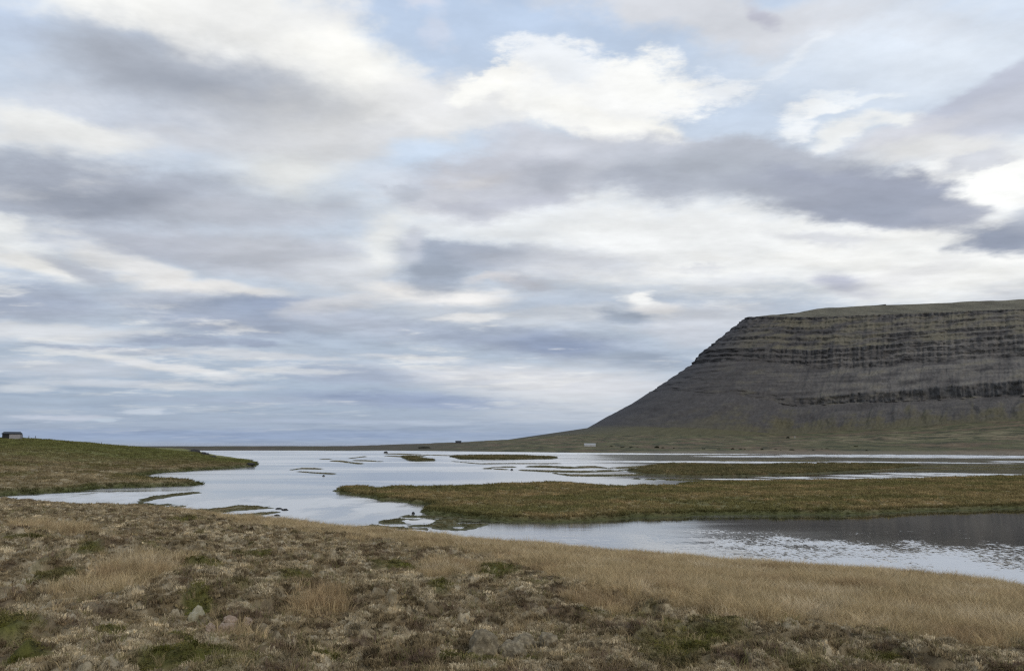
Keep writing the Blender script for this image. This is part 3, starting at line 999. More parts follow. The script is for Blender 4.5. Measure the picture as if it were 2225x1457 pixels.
MAIN = [(722, 1067), (735, 1061), (800, 1060.5), (822, 1065), (850, 1061), (950, 1062), (1000, 1060), (1090, 1055.5), (1210, 1053), (1280, 1056.5),
        (1350, 1061), (1390, 1059), (1466, 1059.5), (1474, 1054), (1540, 1050.5), (1700, 1048), (1800, 1047.5), (1897, 1046), (2100, 1040.5), (2225, 1036), (2500, 1030),
        (2500, 1094), (2225, 1104), (2000, 1111), (1900, 1117), (1705, 1119), (1560, 1118.5), (1480, 1122), (1400, 1125), (1300, 1130), (1210, 1136),
        (1100, 1134), (1000, 1126), (925, 1117), (915, 1112), (932, 1101), (900, 1094), (830, 1086), (790, 1080), (745, 1074)]
island(MAIN, 0.42, 'long brown and green grass island in the middle of the lagoon', step=2.6, ystep=0.4, rough=1.5, name='marsh_island')
FLATC = ((0.150, 0.128, 0.066), (0.115, 0.104, 0.055), (0.210, 0.160, 0.092), (0.080, 0.078, 0.038))
island([(1360, 1023), (1400, 1013), (1440, 1008.5), (1500, 1008), (1560, 1011), (1640, 1011), (1720, 1008), (1830, 1007), (1960, 1010), (2010, 1014),
        (1930, 1021), (1830, 1026), (1730, 1031), (1640, 1034), (1560, 1035), (1480, 1034.5), (1400, 1031)], 0.30,
       'flat olive marsh island behind the long brown island', step=2.4, ystep=0.3, name='marsh_island', holes=0.42, cols=FLATC, seed=5)
island([(975, 991.5), (1050, 990), (1140, 990.5), (1214, 994.2), (1200, 996.5), (1120, 998.5), (1060, 999), (1000, 997.5)], 0.5,
       'long thin dark islet near the far shore of the lagoon', step=2, ystep=0.2, name='islet', cols=FLATC, seed=6)
island([(868, 992), (905, 991), (920, 996.5), (950, 1000), (905, 1002.5), (885, 1000), (880, 997)], 0.4,
       'small dark islet left of the long thin islet', step=1.5, ystep=0.2, name='islet', cols=FLATC, seed=7)
for i, (pts, lab) in enumerate([
    ([(840, 985.5, .5), (872, 986, .9), (930, 988, .6), (985, 989.5, .6)], 'thin dark weed bar running to the long thin islet'),
    ([(840, 990, .5), (875, 991.5, 1.0), (920, 990.5, .7)], 'short dark weed bar above the small dark islet'),
    ([(722, 1001, .7), (745, 1002, 1.3), (775, 1006, 1.3), (787, 1006.5, .7)], 'weed bar at the left end of the streaky patch in open water'),
    ([(762, 995, .5), (792, 991.5, .7)], 'shortest upper streak of weed in open water'),
    ([(770, 1000, .6), (800, 1000.5, .9), (826, 1002, .5)], 'lower right streak of weed in open water'),
    ([(700, 997, .4), (716, 997, .4)], 'tiny weed streak farthest left in open water'),
    ([(635, 1020, .6), (652, 1017.5, .9), (695, 1018, 1.0)], 'upper of the paired weed bars off the hill spur'),
    ([(650, 1024, .8), (680, 1026.5, .7), (723, 1028.8, .8)], 'lower of the paired weed bars off the hill spur'),
    ([(1055, 1017.5, .7), (1080, 1014.5, .8), (1118, 1014, .7)], 'looped weed bar left of the flat marsh bars'),
    ([(1060, 1018, .5), (1100, 1019.5, .7)], 'short weed bar under the looped weed bar'),
    ([(985, 1002, .3), (1040, 1007, .6), (1110, 1006.5, .5), (1215, 1007, .7)], 'faint long weed line below the long thin islet'),
    ([(1145, 1013.5, 1.0), (1180, 1013, 1.8), (1235, 1015.5, 1.6), (1290, 1014, 1.7), (1316, 1016, .8)], 'upper dark marsh bar left of the flat marsh island'),
    ([(1130, 1021, .7), (1185, 1023, 1.2), (1260, 1024.5, 1.4), (1340, 1022, 1.2), (1375, 1020, 1.2)], 'middle dark marsh bar left of the flat marsh island'),
    ([(1205, 1028, .8), (1240, 1032, 1.4), (1320, 1032.5, 1.3), (1400, 1031, 1.2)], 'lowest dark marsh bar left of the flat marsh island'),
    ([(1320, 1017, .8), (1370, 1015, 1.5), (1420, 1011.5, 1.5)], 'marsh bar joining the tip of the flat marsh island'),
    ([(1375, 1039.5, .7), (1420, 1041, 1.0), (1480, 1042, 1.4), (1600, 1045, 1.2)], 'dark bar between the flat marsh island and the long island'),
    ([(300, 1089, 3.0), (330, 1082, 3.2), (375, 1075.5, 2.2), (430, 1070, 1.6)], 'curved olive shoal reaching out from the near bank'),
    ([(290, 1098, 4), (340, 1098, 4), (395, 1100, 2.5)], 'olive shoal below the curved shoal at the near bank'),
    ([(395, 1111, 3), (455, 1111, 4.0), (510, 1104, 5), (560, 1102, 2.8), (590, 1103, .8)], 'broad olive shoal right of the curved shoal'),
    ([(500, 1119, 1.6), (545, 1119, 2.2), (600, 1113, 1.2)], 'narrow shoal nearest the tan bank'),
    ([(828, 1133, 2.5), (860, 1131, 4.5), (895, 1132, 5), (940, 1133, 4), (1000, 1132, 3)], 'weedy shoal off the notch of the long island'),
    ([(868, 1122.5, 1.2), (900, 1121.5, 2), (960, 1124, 2.6), (1040, 1130, 3)], 'upper weedy shoal under the notch of the long island'),
    ([(785, 1142.5, 1.2), (810, 1143, 2.2), (880, 1147, 2), (930, 1149, 2)], 'low weedy shoal against the tan bank'),
    ([(890, 1143, 1.5), (950, 1143, 5), (1010, 1145, 5), (1060, 1138, 1.5)], 'right weedy shoal at the river mouth'),
    ([(1890, 1015.5, 1.2), (1960, 1013.5, 1.8), (2060, 1012, 1.6), (2150, 1012.5, 1.2), (2240, 1010, 1.4)], 'ragged marsh bar running right from the flat marsh island'),
    ([(1960, 1021, .8), (2060, 1019, 1.3), (2130, 1019, .9), (2235, 1017, 1.1)], 'lower ragged marsh bar at the right above the long island'),
    ([(1560, 1000, .7), (1680, 999.5, 1.0), (1800, 1000.5, .8)], 'faint marsh bar in the far water above the flat marsh island'),
]):
    island(spine([(a, b, q * 1.3 + .2) for a, b, q in pts]), 0.09, lab, tall=False, step=1.6, ystep=0.22, rough=1.0 if i < 16 else 1.3, name='shoal', holes=0.30, cols=FLATC, seed=20 + i)

# ------------------------------------------------------------------ foreground heath
SH_PX = [-1500, -300, -40, 0, 150, 300, 500, 760, 1000, 1300, 1600, 1900, 2225, 2500, 3500]
SH_Y = [1084, 1085, 1087, 1088, 1096, 1103, 1126, 1155, 1177, 1207, 1231, 1252, 1291, 1316, 1390]
sx, sy = unproj(np.array(SH_PX, float), np.array(SH_Y, float))
SH_AZ = np.arctan2(sx, sy)
SH_R = np.hypot(sx, sy)
TOP = EYE - 1.72

STRAW = [(300, 1094), (560, 1120), (760, 1146), (1000, 1168), (1300, 1195), (1600, 1218), (1900, 1236), (2260, 1282), (2700, 1320), (2700, 1440), (2260, 1418),
         (2000, 1392), (1800, 1388), (1600, 1368), (1400, 1330), (1250, 1275), (1100, 1225), (900, 1188), (650, 1156), (450, 1122)]
GREENS = [(1500, 1408, 127, 36), (400, 1447, 148, 20), (20, 1374, 63, 17), (440, 1242, 46, 12), (640, 1270, 46, 16), (400, 1136, 40, 6), (1075, 1247, 56, 12),
          (545, 1222, 42, 7), (1090, 1447, 161, 14), (50, 1442, 59, 17), (250, 1372, 38, 9), (420, 1395, 80, 10), (1900, 1448, 72, 9), (430, 1328, 34, 14),
          (960, 1303, 35, 9), (40, 1190, 63, 8), (120, 1257, 51, 7), (860, 1238, 51, 6), (1730, 1385, 51, 9), (180, 1212, 51, 6), (700, 1445, 51, 11)]
STRAWP = [(300, 1252, 120, 34), (230, 1290, 130, 26), (120, 1160, 120, 20), (700, 1330, 70, 16), (980, 1240, 110, 16), (1330, 1330, 120, 18), (520, 1380, 60, 14), (150, 1400, 90, 12)]


def ground_base(x, y):
    r = np.hypot(x, y)
    R = np.interp(np.arctan2(x, np.maximum(y, 1e-3)), SH_AZ, SH_R)
    t = r / R
    z = np.where(t < 1, TOP * (1 - t) ** 0.94, -(t - 1) * 3.0)
    return z, t, r, R


def cover(x, y, z):
    """How much straw, green, grey moss and brown heath grows at a spot."""
    px, py = proj(x, y, z)
    n = fbm(x / 3.0, y / 3.0, 4, 141)
    nf = fbm(x / 0.7, y / 0.7, 3, 142)
    ns = fbm(x / 0.9, y / 0.9, 3, 147)
    st = sstep(-16, 26, sdist(px, py, STRAW) + 26 * n + 18 * nf)
    for cx, cy, rx, ry in STRAWP:
        q = np.hypot((px - cx) / rx, (py - cy) / ry)
        st = np.maximum(st, 0.5 * sstep(1.15, 0.55, q + 0.5 * n + 0.3 * nf))
    gr = 0 * px
    for cx, cy, rx, ry in GREENS:
        q = np.hypot((px - cx) / rx, (py - cy) / ry)
        gr = np.maximum(gr, sstep(1.15, 0.65, q + 0.45 * nf + 0.2 * ns))
    gr = np.maximum(gr, 0.5 * sstep(0.24, 0.5, fbm(x / 1.6, y / 1.6, 4, 143)) * (1 - 0.8 * st))
    br = 0.85 * sstep(0.06, 0.36, fbm(x / 0.8, y / 0.8, 4, 144) + 0.35 * ns) * (1 - gr)
    gy = sstep(-0.16, 0.16, fbm(x / 0.55, y / 0.55, 4, 145) + 0.3 * n) * (1 - gr) * (1 - br)
    gr = gr * (0.55 + 0.45 * sstep(-0.3, 0.2, ns))
    return st * (1 - gr * 0.9), gr, gy * (1 - st), br, px, py, nf, ns


C_STRAW, C_GREEN, C_GREY, C_BROWN, C_OLIVE = map(np.array, ((0.42, 0.315, 0.18), (0.115, 0.110, 0.028), (0.425, 0.350, 0.228), (0.122, 0.086, 0.050), (0.225, 0.172, 0.098)))


def cover_colour(st, gr, gy, br):
    a = np.ones(st.shape + (3,)) * C_OLIVE
    a = mixc(a, C_GREY, gy)
    a = mixc(a, C_BROWN, br * 0.9)
    a = mixc(a, C_STRAW, st)
    a = mixc(a, C_GREEN, gr)
    return a


def relief(x, y, st, gr):
    big = fbm(x / 7.0, y / 7.0, 3, 151) * 0.40
    h1 = fbm(x / 1.7 + 0.2 * perlin(x, y, 5), y / 1.7, 3, 152)
    hum = 0.27 * (sstep(-0.22, 0.40, h1) ** 0.8)
    h2 = np.abs(fbm(x / 0.62, y / 0.62, 3, 153))
    sm = -0.62 * (0.22 - np.minimum(h2, 0.22)) * sstep(-0.3, 0.3, fbm(x / 1.3, y / 1.3, 2, 155) + 0.1)
    fine_ = fbm(x / 0.24, y / 0.24, 3, 154) * 0.10
    return big + (hum + sm + fine_) * (1 - 0.72 * st) + 0.03 * gr


azs = np.concatenate([np.linspace(-1.35, -0.64, 60, endpoint=False), np.linspace(-0.64, 0.64, 860), np.linspace(0.64, 1.35, 60)[1:]])
ts = np.concatenate([np.linspace(0.0, 1.0, 620, endpoint=False), [1.0, 1.01, 1.03, 1.07, 1.12, 1.18]])
AZ, TS = np.meshgrid(azs, ts)
RR = np.interp(AZ, SH_AZ, SH_R)
R0 = 1.2
rad = np.where(TS <= 1, R0 * (np.maximum(RR, 5) / R0) ** np.clip(TS, 0, 1) ** 0.78, RR * TS)
GX, GY = rad * np.sin(AZ), rad * np.cos(AZ)
GZ, GT, _, _ = ground_base(GX, GY)
st, gr, gy, br, gpx, gpy, nf, ns = cover(GX, GY, GZ)
shore = sstep(1.03, 0.97, GT)
rl = relief(GX, GY, st, gr)
GZ = GZ + rl * shore
galb = cover_colour(st, gr, gy, br) * np.clip(1 + 0.5 * fbm(GX / 0.13, GY / 0.13, 3, 161) + 0.7 * fbm(GX / 0.45, GY / 0.45, 4, 162, 0.7), 0.25, 2)[..., None]
galb = mixc(galb, np.array((0.05, 0.043, 0.035)), sstep(0.985, 1.01, GT) * 0.8)
ground_me = grid_mesh('ground', GX, GY, GZ, np.clip(galb * 0.85, 0.012, 1), keep=GZ > -2.0)
tag(link('ground', ground_me, land_mat('heath_ground', 9.0, 38.0, 0.9, 0.04, 0.5)), 'uneven mossy heath sloping down to the water in front', 'ground', None, 'structure')


def ground_z(x, y):
    z, t, r, R = ground_base(x, y)
    st, gr, *_ = cover(x, y, z)
    return z + relief(x, y, st, gr) * sstep(1.03, 0.97, t)


# ------------------------------------------------------------------ plants as scattered clumps
def tuft_mesh(name, n, radius, hmin, hmax, width, lean, curl, seed):
    r = random.Random(seed)
    V, Fc = [], []
    for _ in range(n):
        a = r.uniform(0, 2 * math.pi)
        d = radius * math.sqrt(r.random())
        bx, by = d * math.cos(a), d * math.sin(a)
        h = r.uniform(hmin, hmax)
        la = a + r.uniform(-0.9, 0.9)
        ln = lean * r.uniform(0.3, 1.0) * h
        lx, ly = math.cos(la) * ln, math.sin(la) * ln
        fa = r.uniform(0, math.pi)
        wx, wy = math.cos(fa) * width / 2, math.sin(fa) * width / 2
        i = len(V)
        V += [(bx - wx, by - wy, -0.03), (bx + wx, by + wy, -0.03),
              (bx + lx * 0.4 - wx * .8, by + ly * 0.4 - wy * .8, h * 0.6), (bx + lx * 0.4 + wx * .8, by + ly * 0.4 + wy * .8, h * 0.6),
              (bx + lx * (1 + curl), by + ly * (1 + curl), h * (1 - curl * 0.25))]
        Fc += [(i, i + 1, i + 3, i + 2), (i + 2, i + 3, i + 4)]
    me = bpy.data.meshes.new(name)
    me.from_pydata(V, [], Fc)
    return me


def leaf_mesh(name, n, radius, height, size, seed):
    r = random.Random(seed)
    V, Fc = [], []
    for _ in range(n):
        a = r.uniform(0, 2 * math.pi)
        d = radius * math.sqrt(r.random())
        z = height * (1 - (d / radius) ** 2) * r.uniform(0.3, 1.0)
        c = Vector((d * math.cos(a), d * math.sin(a), z))
        t = Vector((r.uniform(-1, 1), r.uniform(-1, 1), r.uniform(-.2, 1))).normalized()
        b = t.orthogonal().normalized()
        s = size * r.uniform(0.6, 1.2)
        i = len(V)
        V += [tuple(c - t * s * .5), tuple(c + b * s * .32), tuple(c + t * s * .6), tuple(c - b * s * .32)]
        Fc.append((i, i + 1, i + 2, i + 3))
    me = bpy.data.meshes.new(name)
    me.from_pydata(V, [], Fc)
    return me


plant_mat = blade_mat('plant', 0.28)
moss_mat = blade_mat('moss', 0.1)


def proto_coll(name, meshes, mat):
    c = bpy.data.collections.new(name)
    for me in meshes:
        me.materials.append(mat)
        o = bpy.data.objects.new(me.name, me)
        c.objects.link(o)
    return c


P_STRAW = proto_coll('straw_clumps', [tuft_mesh('straw_clump', 26, 0.13, 0.20, 0.48, 0.0075, 0.55, 0.25, 1 + k) for k in range(5)], plant_mat)
P_MOSS = proto_coll('moss_clumps', [tuft_mesh('moss_clump', 60, 0.10, 0.012, 0.05, 0.013, 1.1, 0.3, 20 + k) for k in range(5)], moss_mat)
P_SPRIG = proto_coll('sprig_clumps', [tuft_mesh('sprig_clump', 16, 0.12, 0.03, 0.13, 0.006, 1.4, 0.4, 40 + k) for k in range(5)], plant_mat)
P_LEAF = proto_coll('leaf_clumps', [leaf_mesh('leaf_clump', 70, 0.15, 0.06, 0.024, 60 + k) for k in range(5)], plant_mat)
P_TURF = proto_coll('turf_clumps', [tuft_mesh('turf_clump', 22, 0.34, 0.16, 0.46, 0.055, 0.8, 0.3, 80 + k) for k in range(4)], plant_mat)


def scatter(name, pts, rot, scl, tint, coll, label, cat):
    n = len(pts)
    me = bpy.data.meshes.new(name)
    me.vertices.add(n)
    me.vertices.foreach_set('co', pts.astype(np.float32).reshape(-1))
    a = me.attributes.new('rot', 'FLOAT_VECTOR', 'POINT')
    a.data.foreach_set('vector', rot.astype(np.float32).reshape(-1))
    a = me.attributes.new('scl', 'FLOAT_VECTOR', 'POINT')
    a.data.foreach_set('vector', scl.astype(np.float32).reshape(-1))
    a = me.attributes.new('tint', 'FLOAT_COLOR', 'POINT')
    t4 = np.ones((n, 4), np.float32)
    t4[:, :3] = np.clip(tint, 0.01, 0.9)
    a.data.foreach_set('color', t4.reshape(-1))
    me.update()
    o = link(name, me)
    ng = bpy.data.node_groups.new(name + '_nodes', 'GeometryNodeTree')
    ng.interface.new_socket('Geometry', in_out='INPUT', socket_type='NodeSocketGeometry')
    ng.interface.new_socket('Geometry', in_out='OUTPUT', socket_type='NodeSocketGeometry')
    N, L = ng.nodes, ng.links
    gi, go = N.new('NodeGroupInput'), N.new('NodeGroupOutput')
    ci = N.new('GeometryNodeCollectionInfo')
    ci.inputs['Collection'].default_value = coll
    ci.inputs['Separate Children'].default_value = True
    ci.inputs['Reset Children'].default_value = True
    iop = N.new('GeometryNodeInstanceOnPoints')
    iop.inputs['Pick Instance'].default_value = True
    ra = N.new('GeometryNodeInputNamedAttribute')
    ra.data_type = 'FLOAT_VECTOR'
    ra.inputs['Name'].default_value = 'rot'
    sa = N.new('GeometryNodeInputNamedAttribute')
    sa.data_type = 'FLOAT_VECTOR'
    sa.inputs['Name'].default_value = 'scl'
    rv = N.new('FunctionNodeRandomValue')
    rv.data_type = 'INT'
    rv.inputs['Min'].default_value = 0
    rv.inputs['Max'].default_value = 50
    L.new(gi.outputs[0], iop.inputs['Points'])
    L.new(ci.outputs[0], iop.inputs['Instance'])
    L.new([q for q in rv.outputs if q.type == 'INT'][0], iop.inputs['Instance Index'])
    L.new([q for q in ra.outputs if q.type == 'VECTOR' and q.enabled][0], iop.inputs['Rotation'])
    L.new([q for q in sa.outputs if q.type == 'VECTOR' and q.enabled][0], iop.inputs['Scale'])
    L.new(iop.outputs[0], go.inputs[0])
    md = o.modifiers.new('scatter', 'NODES')
    md.node_group = ng
    tag(o, label, cat, None, 'stuff')
    return o


ROCKS = [  # px, py of the foot, half width px, height ratio, material, label
    (1046, 1420, 37, 0.80, 'grey_rock', 'largest pale lichen-grey boulder in the moss at the bottom centre'),
    (1110, 1432, 36, 0.50, 'grey_rock', 'low flat grey stone leaning right of the largest boulder'),
    (1140, 1406, 26, 0.75, 'grey_rock', 'mossy grey stone behind the low flat stone'),
    (1192, 1398, 20, 0.65, 'grey_rock', 'small round grey stone right of the mossy grey stone'),
    (423, 1352, 18, 0.95, 'tan_rock', 'yellowish tan stone standing beside a green mat'),
    (488, 1376, 19, 0.6, 'pink_rock', 'pinkish tan stone in front of the pink stone cluster'),
    (498, 1357, 17, 0.55, 'pink_rock', 'small pale pink stone in the middle of the pink stone cluster'),
    (536, 1358, 13, 0.6, 'pink_rock', 'smallest pinkish stone, right end of the pink stone cluster'),
    (455, 1372, 12, 0.7, 'pink_rock', 'reddish small stone left of the pinkish tan stone'),
]


def spread(n_target, amin=-0.84, amax=0.84, rmin=3.2, power=1.0):
    """Random spots on the heath in front, with a density that thins with distance."""
    a = rng.uniform(amin, amax, n_target)
    R = np.interp(a, SH_AZ, SH_R)
    q = rng.random(n_target)
    e = 2 - power * 1.0                   # density ~ r^-power
    r = (rmin ** e + q * ((R * 0.995) ** e - rmin ** e)) ** (1 / e)
    x, y = r * np.sin(a), r * np.cos(a)
    z, t, _, _ = ground_base(x, y)
    c = cover(x, y, z)
    bare = np.zeros(len(x), bool)                      # nothing grows on the stones
    qx, qy = proj(x, y, z + relief(x, y, c[0], c[1]))
    for px, py, hw, hr, _, _ in ROCKS:
        bare |= np.hypot((qx - px) / (hw * 0.95), (qy - (py - hw * 0.25)) / (hw * 0.45)) < 1.0
    ok = ~bare
    x, y, z, r, t = x[ok], y[ok], z[ok], r[ok], t[ok]
    c = tuple(q[ok] for q in c)
    zz_ = z + relief(x, y, c[0], c[1]) * sstep(1.03, 0.97, t)
    return x, y, zz_, r, t, c


def rots(n, tilt=0.15):
    return np.stack([rng.normal(0, tilt, n), rng.normal(0, tilt, n), rng.uniform(0, 6.28, n)], -1)


# straw grass
x, y, z, r, t, c = spread(190000, power=1.15)
st, gr, gy, br = c[:4]
gap = sstep(0.18, 0.42, fbm(x / 2.2, y / 1.6, 4, 172))
keep = rng.random(len(x)) < np.clip(st * (1 - 0.75 * gap) + 0.03 * (1 - st), 0, 1) * np.interp(r, [4, 12], [0.5, 1])
x, y, z, r, st, gr = (q[keep] for q in (x, y, z, r, st, gr))
n = len(x)
tint = mixc(np.ones((n, 3)) * np.array((0.52, 0.395, 0.225)), np.array((0.37, 0.285, 0.15)), rng.random(n))
pn = fbm(x / 2.4, y / 2.4, 3, 171)
tint = mixc(tint, np.array((0.34, 0.225, 0.130)), 0.55 * sstep(0.1, 0.45, pn))
tint = mixc(tint, np.array((0.64, 0.53, 0.36)), 0.6 * sstep(0.1, 0.4, -pn))
s = np.interp(r, [4, 15, 45, 110], [0.75, 0.95, 1.15, 1.5]) * rng.uniform(0.6, 1.2, n) * (0.45 + 0.6 * st)
hs = s * rng.uniform(0.75, 1.15, n)
wd = np.interp(r, [5, 30, 110], [1.0, 1.5, 3.0])
rt = rots(n, 0.10)
rt[:, 1] += 0.10 + 0.35 * fbm(x / 3, y / 3, 3, 173)
rt[:, 0] += 0.35 * fbm(x / 3, y / 3, 3, 174)
tint = tint * np.clip(1 + 0.5 * fbm(x / 0.8, y / 0.8, 3, 175), 0.5, 1.5)[:, None]
scatter('straw_grass', np.stack([x, y, z], -1), rt, np.stack([s * wd, s * wd, hs], -1), tint, P_STRAW, 'dry straw-coloured grass along the near bank', 'grass')

# grey and brown moss
x, y, z, r, t, c = spread(155000, power=1.35)
st, gr, gy, br = c[:4]
keep = rng.random(len(x)) < np.clip(1 - st * 0.9 - gr * 0.7, 0, 1)
x, y, z, r, st, gr, gy, br = (q[keep] for q in (x, y, z, r, st, gr, gy, br))
n = len(x)
tint = 1.12 * cover_colour(st, gr, gy, br) * (rng.uniform(0.6, 1.35, n) * np.clip(1 + 0.9 * fbm(x / 0.45, y / 0.45, 4, 162, 0.7), 0.3, 2))[:, None]
s = np.interp(r, [4, 12, 40, 110], [0.55, 0.75, 1.4, 2.6]) * rng.uniform(0.6, 1.3, n)
scatter('moss', np.stack([x, y, z], -1), rots(n, 0.25), np.stack([s, s, s * rng.uniform(.7, 1.2, n)], -1), tint, P_MOSS, 'grey woolly moss over the hummocks in front', 'moss')

# heather sprigs and thin grass between the moss
x, y, z, r, t, c = spread(104000, power=1.3)
st, gr, gy, br = c[:4]
keep = rng.random(len(x)) < np.clip(0.30 + 0.6 * br - st * 0.6 - gr * 0.2, 0, 1)
x, y, z, r, st, gr, gy, br = (q[keep] for q in (x, y, z, r, st, gr, gy, br))
n = len(x)
tint = mixc(np.ones((n, 3)) * np.array((0.30, 0.235, 0.130)), np.array((0.15, 0.10, 0.075)), np.clip(br + 0.3 * rng.random(n), 0, 1))
tint = mixc(tint, C_GREEN * 1.2, gr)
tint = mixc(tint, np.array((0.16, 0.155, 0.055)), (rng.random(n) < 0.25) * 0.8)
s = np.interp(r, [4, 12, 40, 110], [0.7, 0.9, 1.5, 2.4]) * rng.uniform(0.6, 1.3, n)
scatter('heather', np.stack([x, y, z], -1), rots(n, 0.2), np.stack([s * 1.2, s * 1.2, s * .9], -1), tint, P_SPRIG, 'brown heather and thin grass among the moss in front', 'heather')

# green dwarf shrubs
x, y, z, r, t, c = spread(155000, power=1.35)
gr = c[1]
keep = rng.random(len(x)) < np.clip(gr * 1.1, 0, 1)
x, y, z, r, gr = (q[keep] for q in (x, y, z, r, gr))
n = len(x)
tint = mixc(np.ones((n, 3)) * np.array((0.165, 0.140, 0.052)), np.array((0.085, 0.082, 0.034)), rng.random(n))
tint = mixc(tint, np.array((0.21, 0.18, 0.05)), (rng.random(n) < 0.2) * 0.8)
s = np.interp(r, [4, 12, 40, 110], [0.55, 0.75, 1.4, 2.6]) * rng.uniform(0.5, 1.25, n)
scatter('ground_cover', np.stack([x, y, z], -1), rots(n, 0.2), np.stack([s, s, s], -1), tint, P_LEAF, 'low green crowberry mats between the moss hummocks', 'ground cover')

# turf on the islands and the hill
PT, TI, SC = [], [], []
for XX, DD, hh, sd, a in island_scatter:
    f = (sd > 0.25) & (hh > 0.05)
    xs, ys_, hs_, sds, als = XX[f], DD[f], hh[f], sd[f], a[f]
    area = np.gradient(XX, axis=1)[f] * np.abs(np.gradient(DD, axis=0)[f])
    dens = np.interp(ys_, [80, 200, 420], [3.2, 1.6, 0.6]) * (1 + 2.0 * (sds < 2.0))
    k = rng.random(len(xs)) < np.clip(area * dens, 0, 1)
    PT.append(np.stack([xs[k], ys_[k], hs_[k]], -1))
    TI.append(als[k] * np.array((1.12, 1.1, 1.0)))
    q = np.interp(ys_[k], [80, 200, 420], [0.85, 1.3, 1.8]) * (hs_[k] > 0.3) + 0.35 * (hs_[k] <= 0.3)
    SC.append(q)
XX, DD, hh, sd, a = hill_pts
f = (sd > 0.2) & (DD < 330)
area = np.abs(np.gradient(XX, axis=1)[f] * np.gradient(DD, axis=0)[f])
k = rng.random(f.sum()) < np.clip(area * (0.9 + 2.0 * (sd[f] < 2.5)), 0, 1)
PT.append(np.stack([XX[f][k], DD[f][k], hh[f][k]], -1))
TI.append(a[f][k] * 1.1)
SC.append(np.interp(DD[f][k], [100, 330], [1.1, 1.5]))
PT, TI, SC = np.concatenate(PT), np.concatenate(TI), np.concatenate(SC)
n = len(PT)
SC = SC * rng.uniform(0.5, 1.2, n)
TI = TI * rng.uniform(0.75, 1.3, n)[:, None]
scatter('turf_grass', PT, rots(n, 0.12), np.stack([SC * 1.25, SC * 1.25, SC * .8], -1), TI, P_TURF, 'coarse grass tufts on the lagoon islands and the hill', 'grass')


# ------------------------------------------------------------------ rocks
def boulder_mesh(name, size, seed, sub=3, rough=0.28, flat=0.25):
    bm = bmesh.new()
    bmesh.ops.create_icosphere(bm, subdivisions=sub, radius=1.0)
    off = Vector((seed * 3.7, seed * 1.3, seed * 7.1))
    for v in bm.verts:
        p = v.co.copy()
        k = 1 + rough * mnoise.fractal(p * 1.1 + off, 1.0, 2.0, 4) + 0.5 * rough * mnoise.fractal(p * 3.3 + off, 1.0, 2.0, 3)
        q = p * k
        c = mnoise.cell_vector(p * 1.2 + off)
        q += (Vector(c) - Vector((.5, .5, .5))) * rough * 0.25
        if q.z < -flat:
            q.z = -flat + (q.z + flat) * 0.2
        v.co = Vector((q.x * size[0], q.y * size[1], q.z * size[2]))
    me = bpy.data.meshes.new(name)
    bm.to_mesh(me)
    bm.free()
    me.shade_smooth()
    return me


grey_rock = rock_mat('grey_lichen_stone', (0.165, 0.135, 0.088), (0.33, 0.275, 0.180), 6.0, 0.75)
pink_rock = rock_mat('pink_stone', (0.31, 0.225, 0.16), (0.38, 0.31, 0.235), 12.0, 0.6)
tan_rock = rock_mat('tan_stone', (0.34, 0.30, 0.19), (0.40, 0.38, 0.30), 9.0, 0.6)
dark_rock = rock_mat('dark_basalt', (0.035, 0.034, 0.034), (0.07, 0.07, 0.06), 0.8, 0.4)


def ground_hit(px, py):
    d = ray(px, py)
    t = 3.0
    for _ in range(4000):
        p = d * t
        if EYE + p[2] < float(ground_z(np.array([p[0]]), np.array([p[1]]))[0]):
            break
        t += 0.03
    return p[0], p[1], float(ground_z(np.array([p[0]]), np.array([p[1]]))[0])


for i, (px, py, hw, hr, mat, lab) in enumerate(ROCKS):
    gx, gy_, gz = ground_hit(px, py)
    dist = math.hypot(gx, gy_)
    hwm = hw * dist / F
    me = boulder_mesh('boulder', (hwm, hwm * 0.8, hwm * hr * 2 * 0.72), 3 + i, 4)
    o = link('boulder', me, {'grey_rock': grey_rock, 'tan_rock': tan_rock, 'pink_rock': pink_rock}[mat])
    o.location = (gx, gy_ + hwm * 0.4, gz)
    o.rotation_euler = (random.uniform(-.15, .15), random.uniform(-.15, .15), random.uniform(0, 6.3))
    tag(o, lab, 'rock', 'stones lying in the foreground heath')


def lake_rock(px, py, hwpx, ratio, lab, mat=dark_rock, z=None, nm='rock'):
    x, y = unproj(px, py, z if z is not None else 0.0)
    hw = hwpx * float(y) / F
    o = link(nm, boulder_mesh(nm, (hw, hw * 0.7, hw * ratio * 1.6), px * 0.01, 3), mat)
    o.location = (float(x), float(y), (z if z is not None else 0.0) + hw * ratio * 0.1)
    return tag(o, lab, 'rock', 'dark rocks standing in the lagoon' if z is None else 'dark rocks on the hill spur')


lake_rock(606, 1105.5, 8, 0.22, 'largest dark rock standing in the lagoon off the near shoals')
lake_rock(619, 1108, 7, 0.3, 'low dark rock just right of the largest lagoon rock')
lake_rock(602, 1120, 7, 0.25, 'low dark rock nearest the tan bank in the lagoon')
lake_rock(898, 1115.3, 3.5, 0.7, 'tiny dark rock by the notch of the long island')
lake_rock(838, 983.6, 4.5, 0.5, 'small dark rock far out near the far shore')
lake_rock(703, 1034, 3, 0.5, 'tiny lone rock below the paired weed bars')
lake_rock(1112, 1020.8, 3.5, 0.5, 'tiny dark rock between the weed bars in mid lagoon')


def hill_spot(px, d):
    x = (px - W / 2) / F * d
    z = float(hill_height(np.array([x]), np.array([d]))[0][0])
    return x, d, z


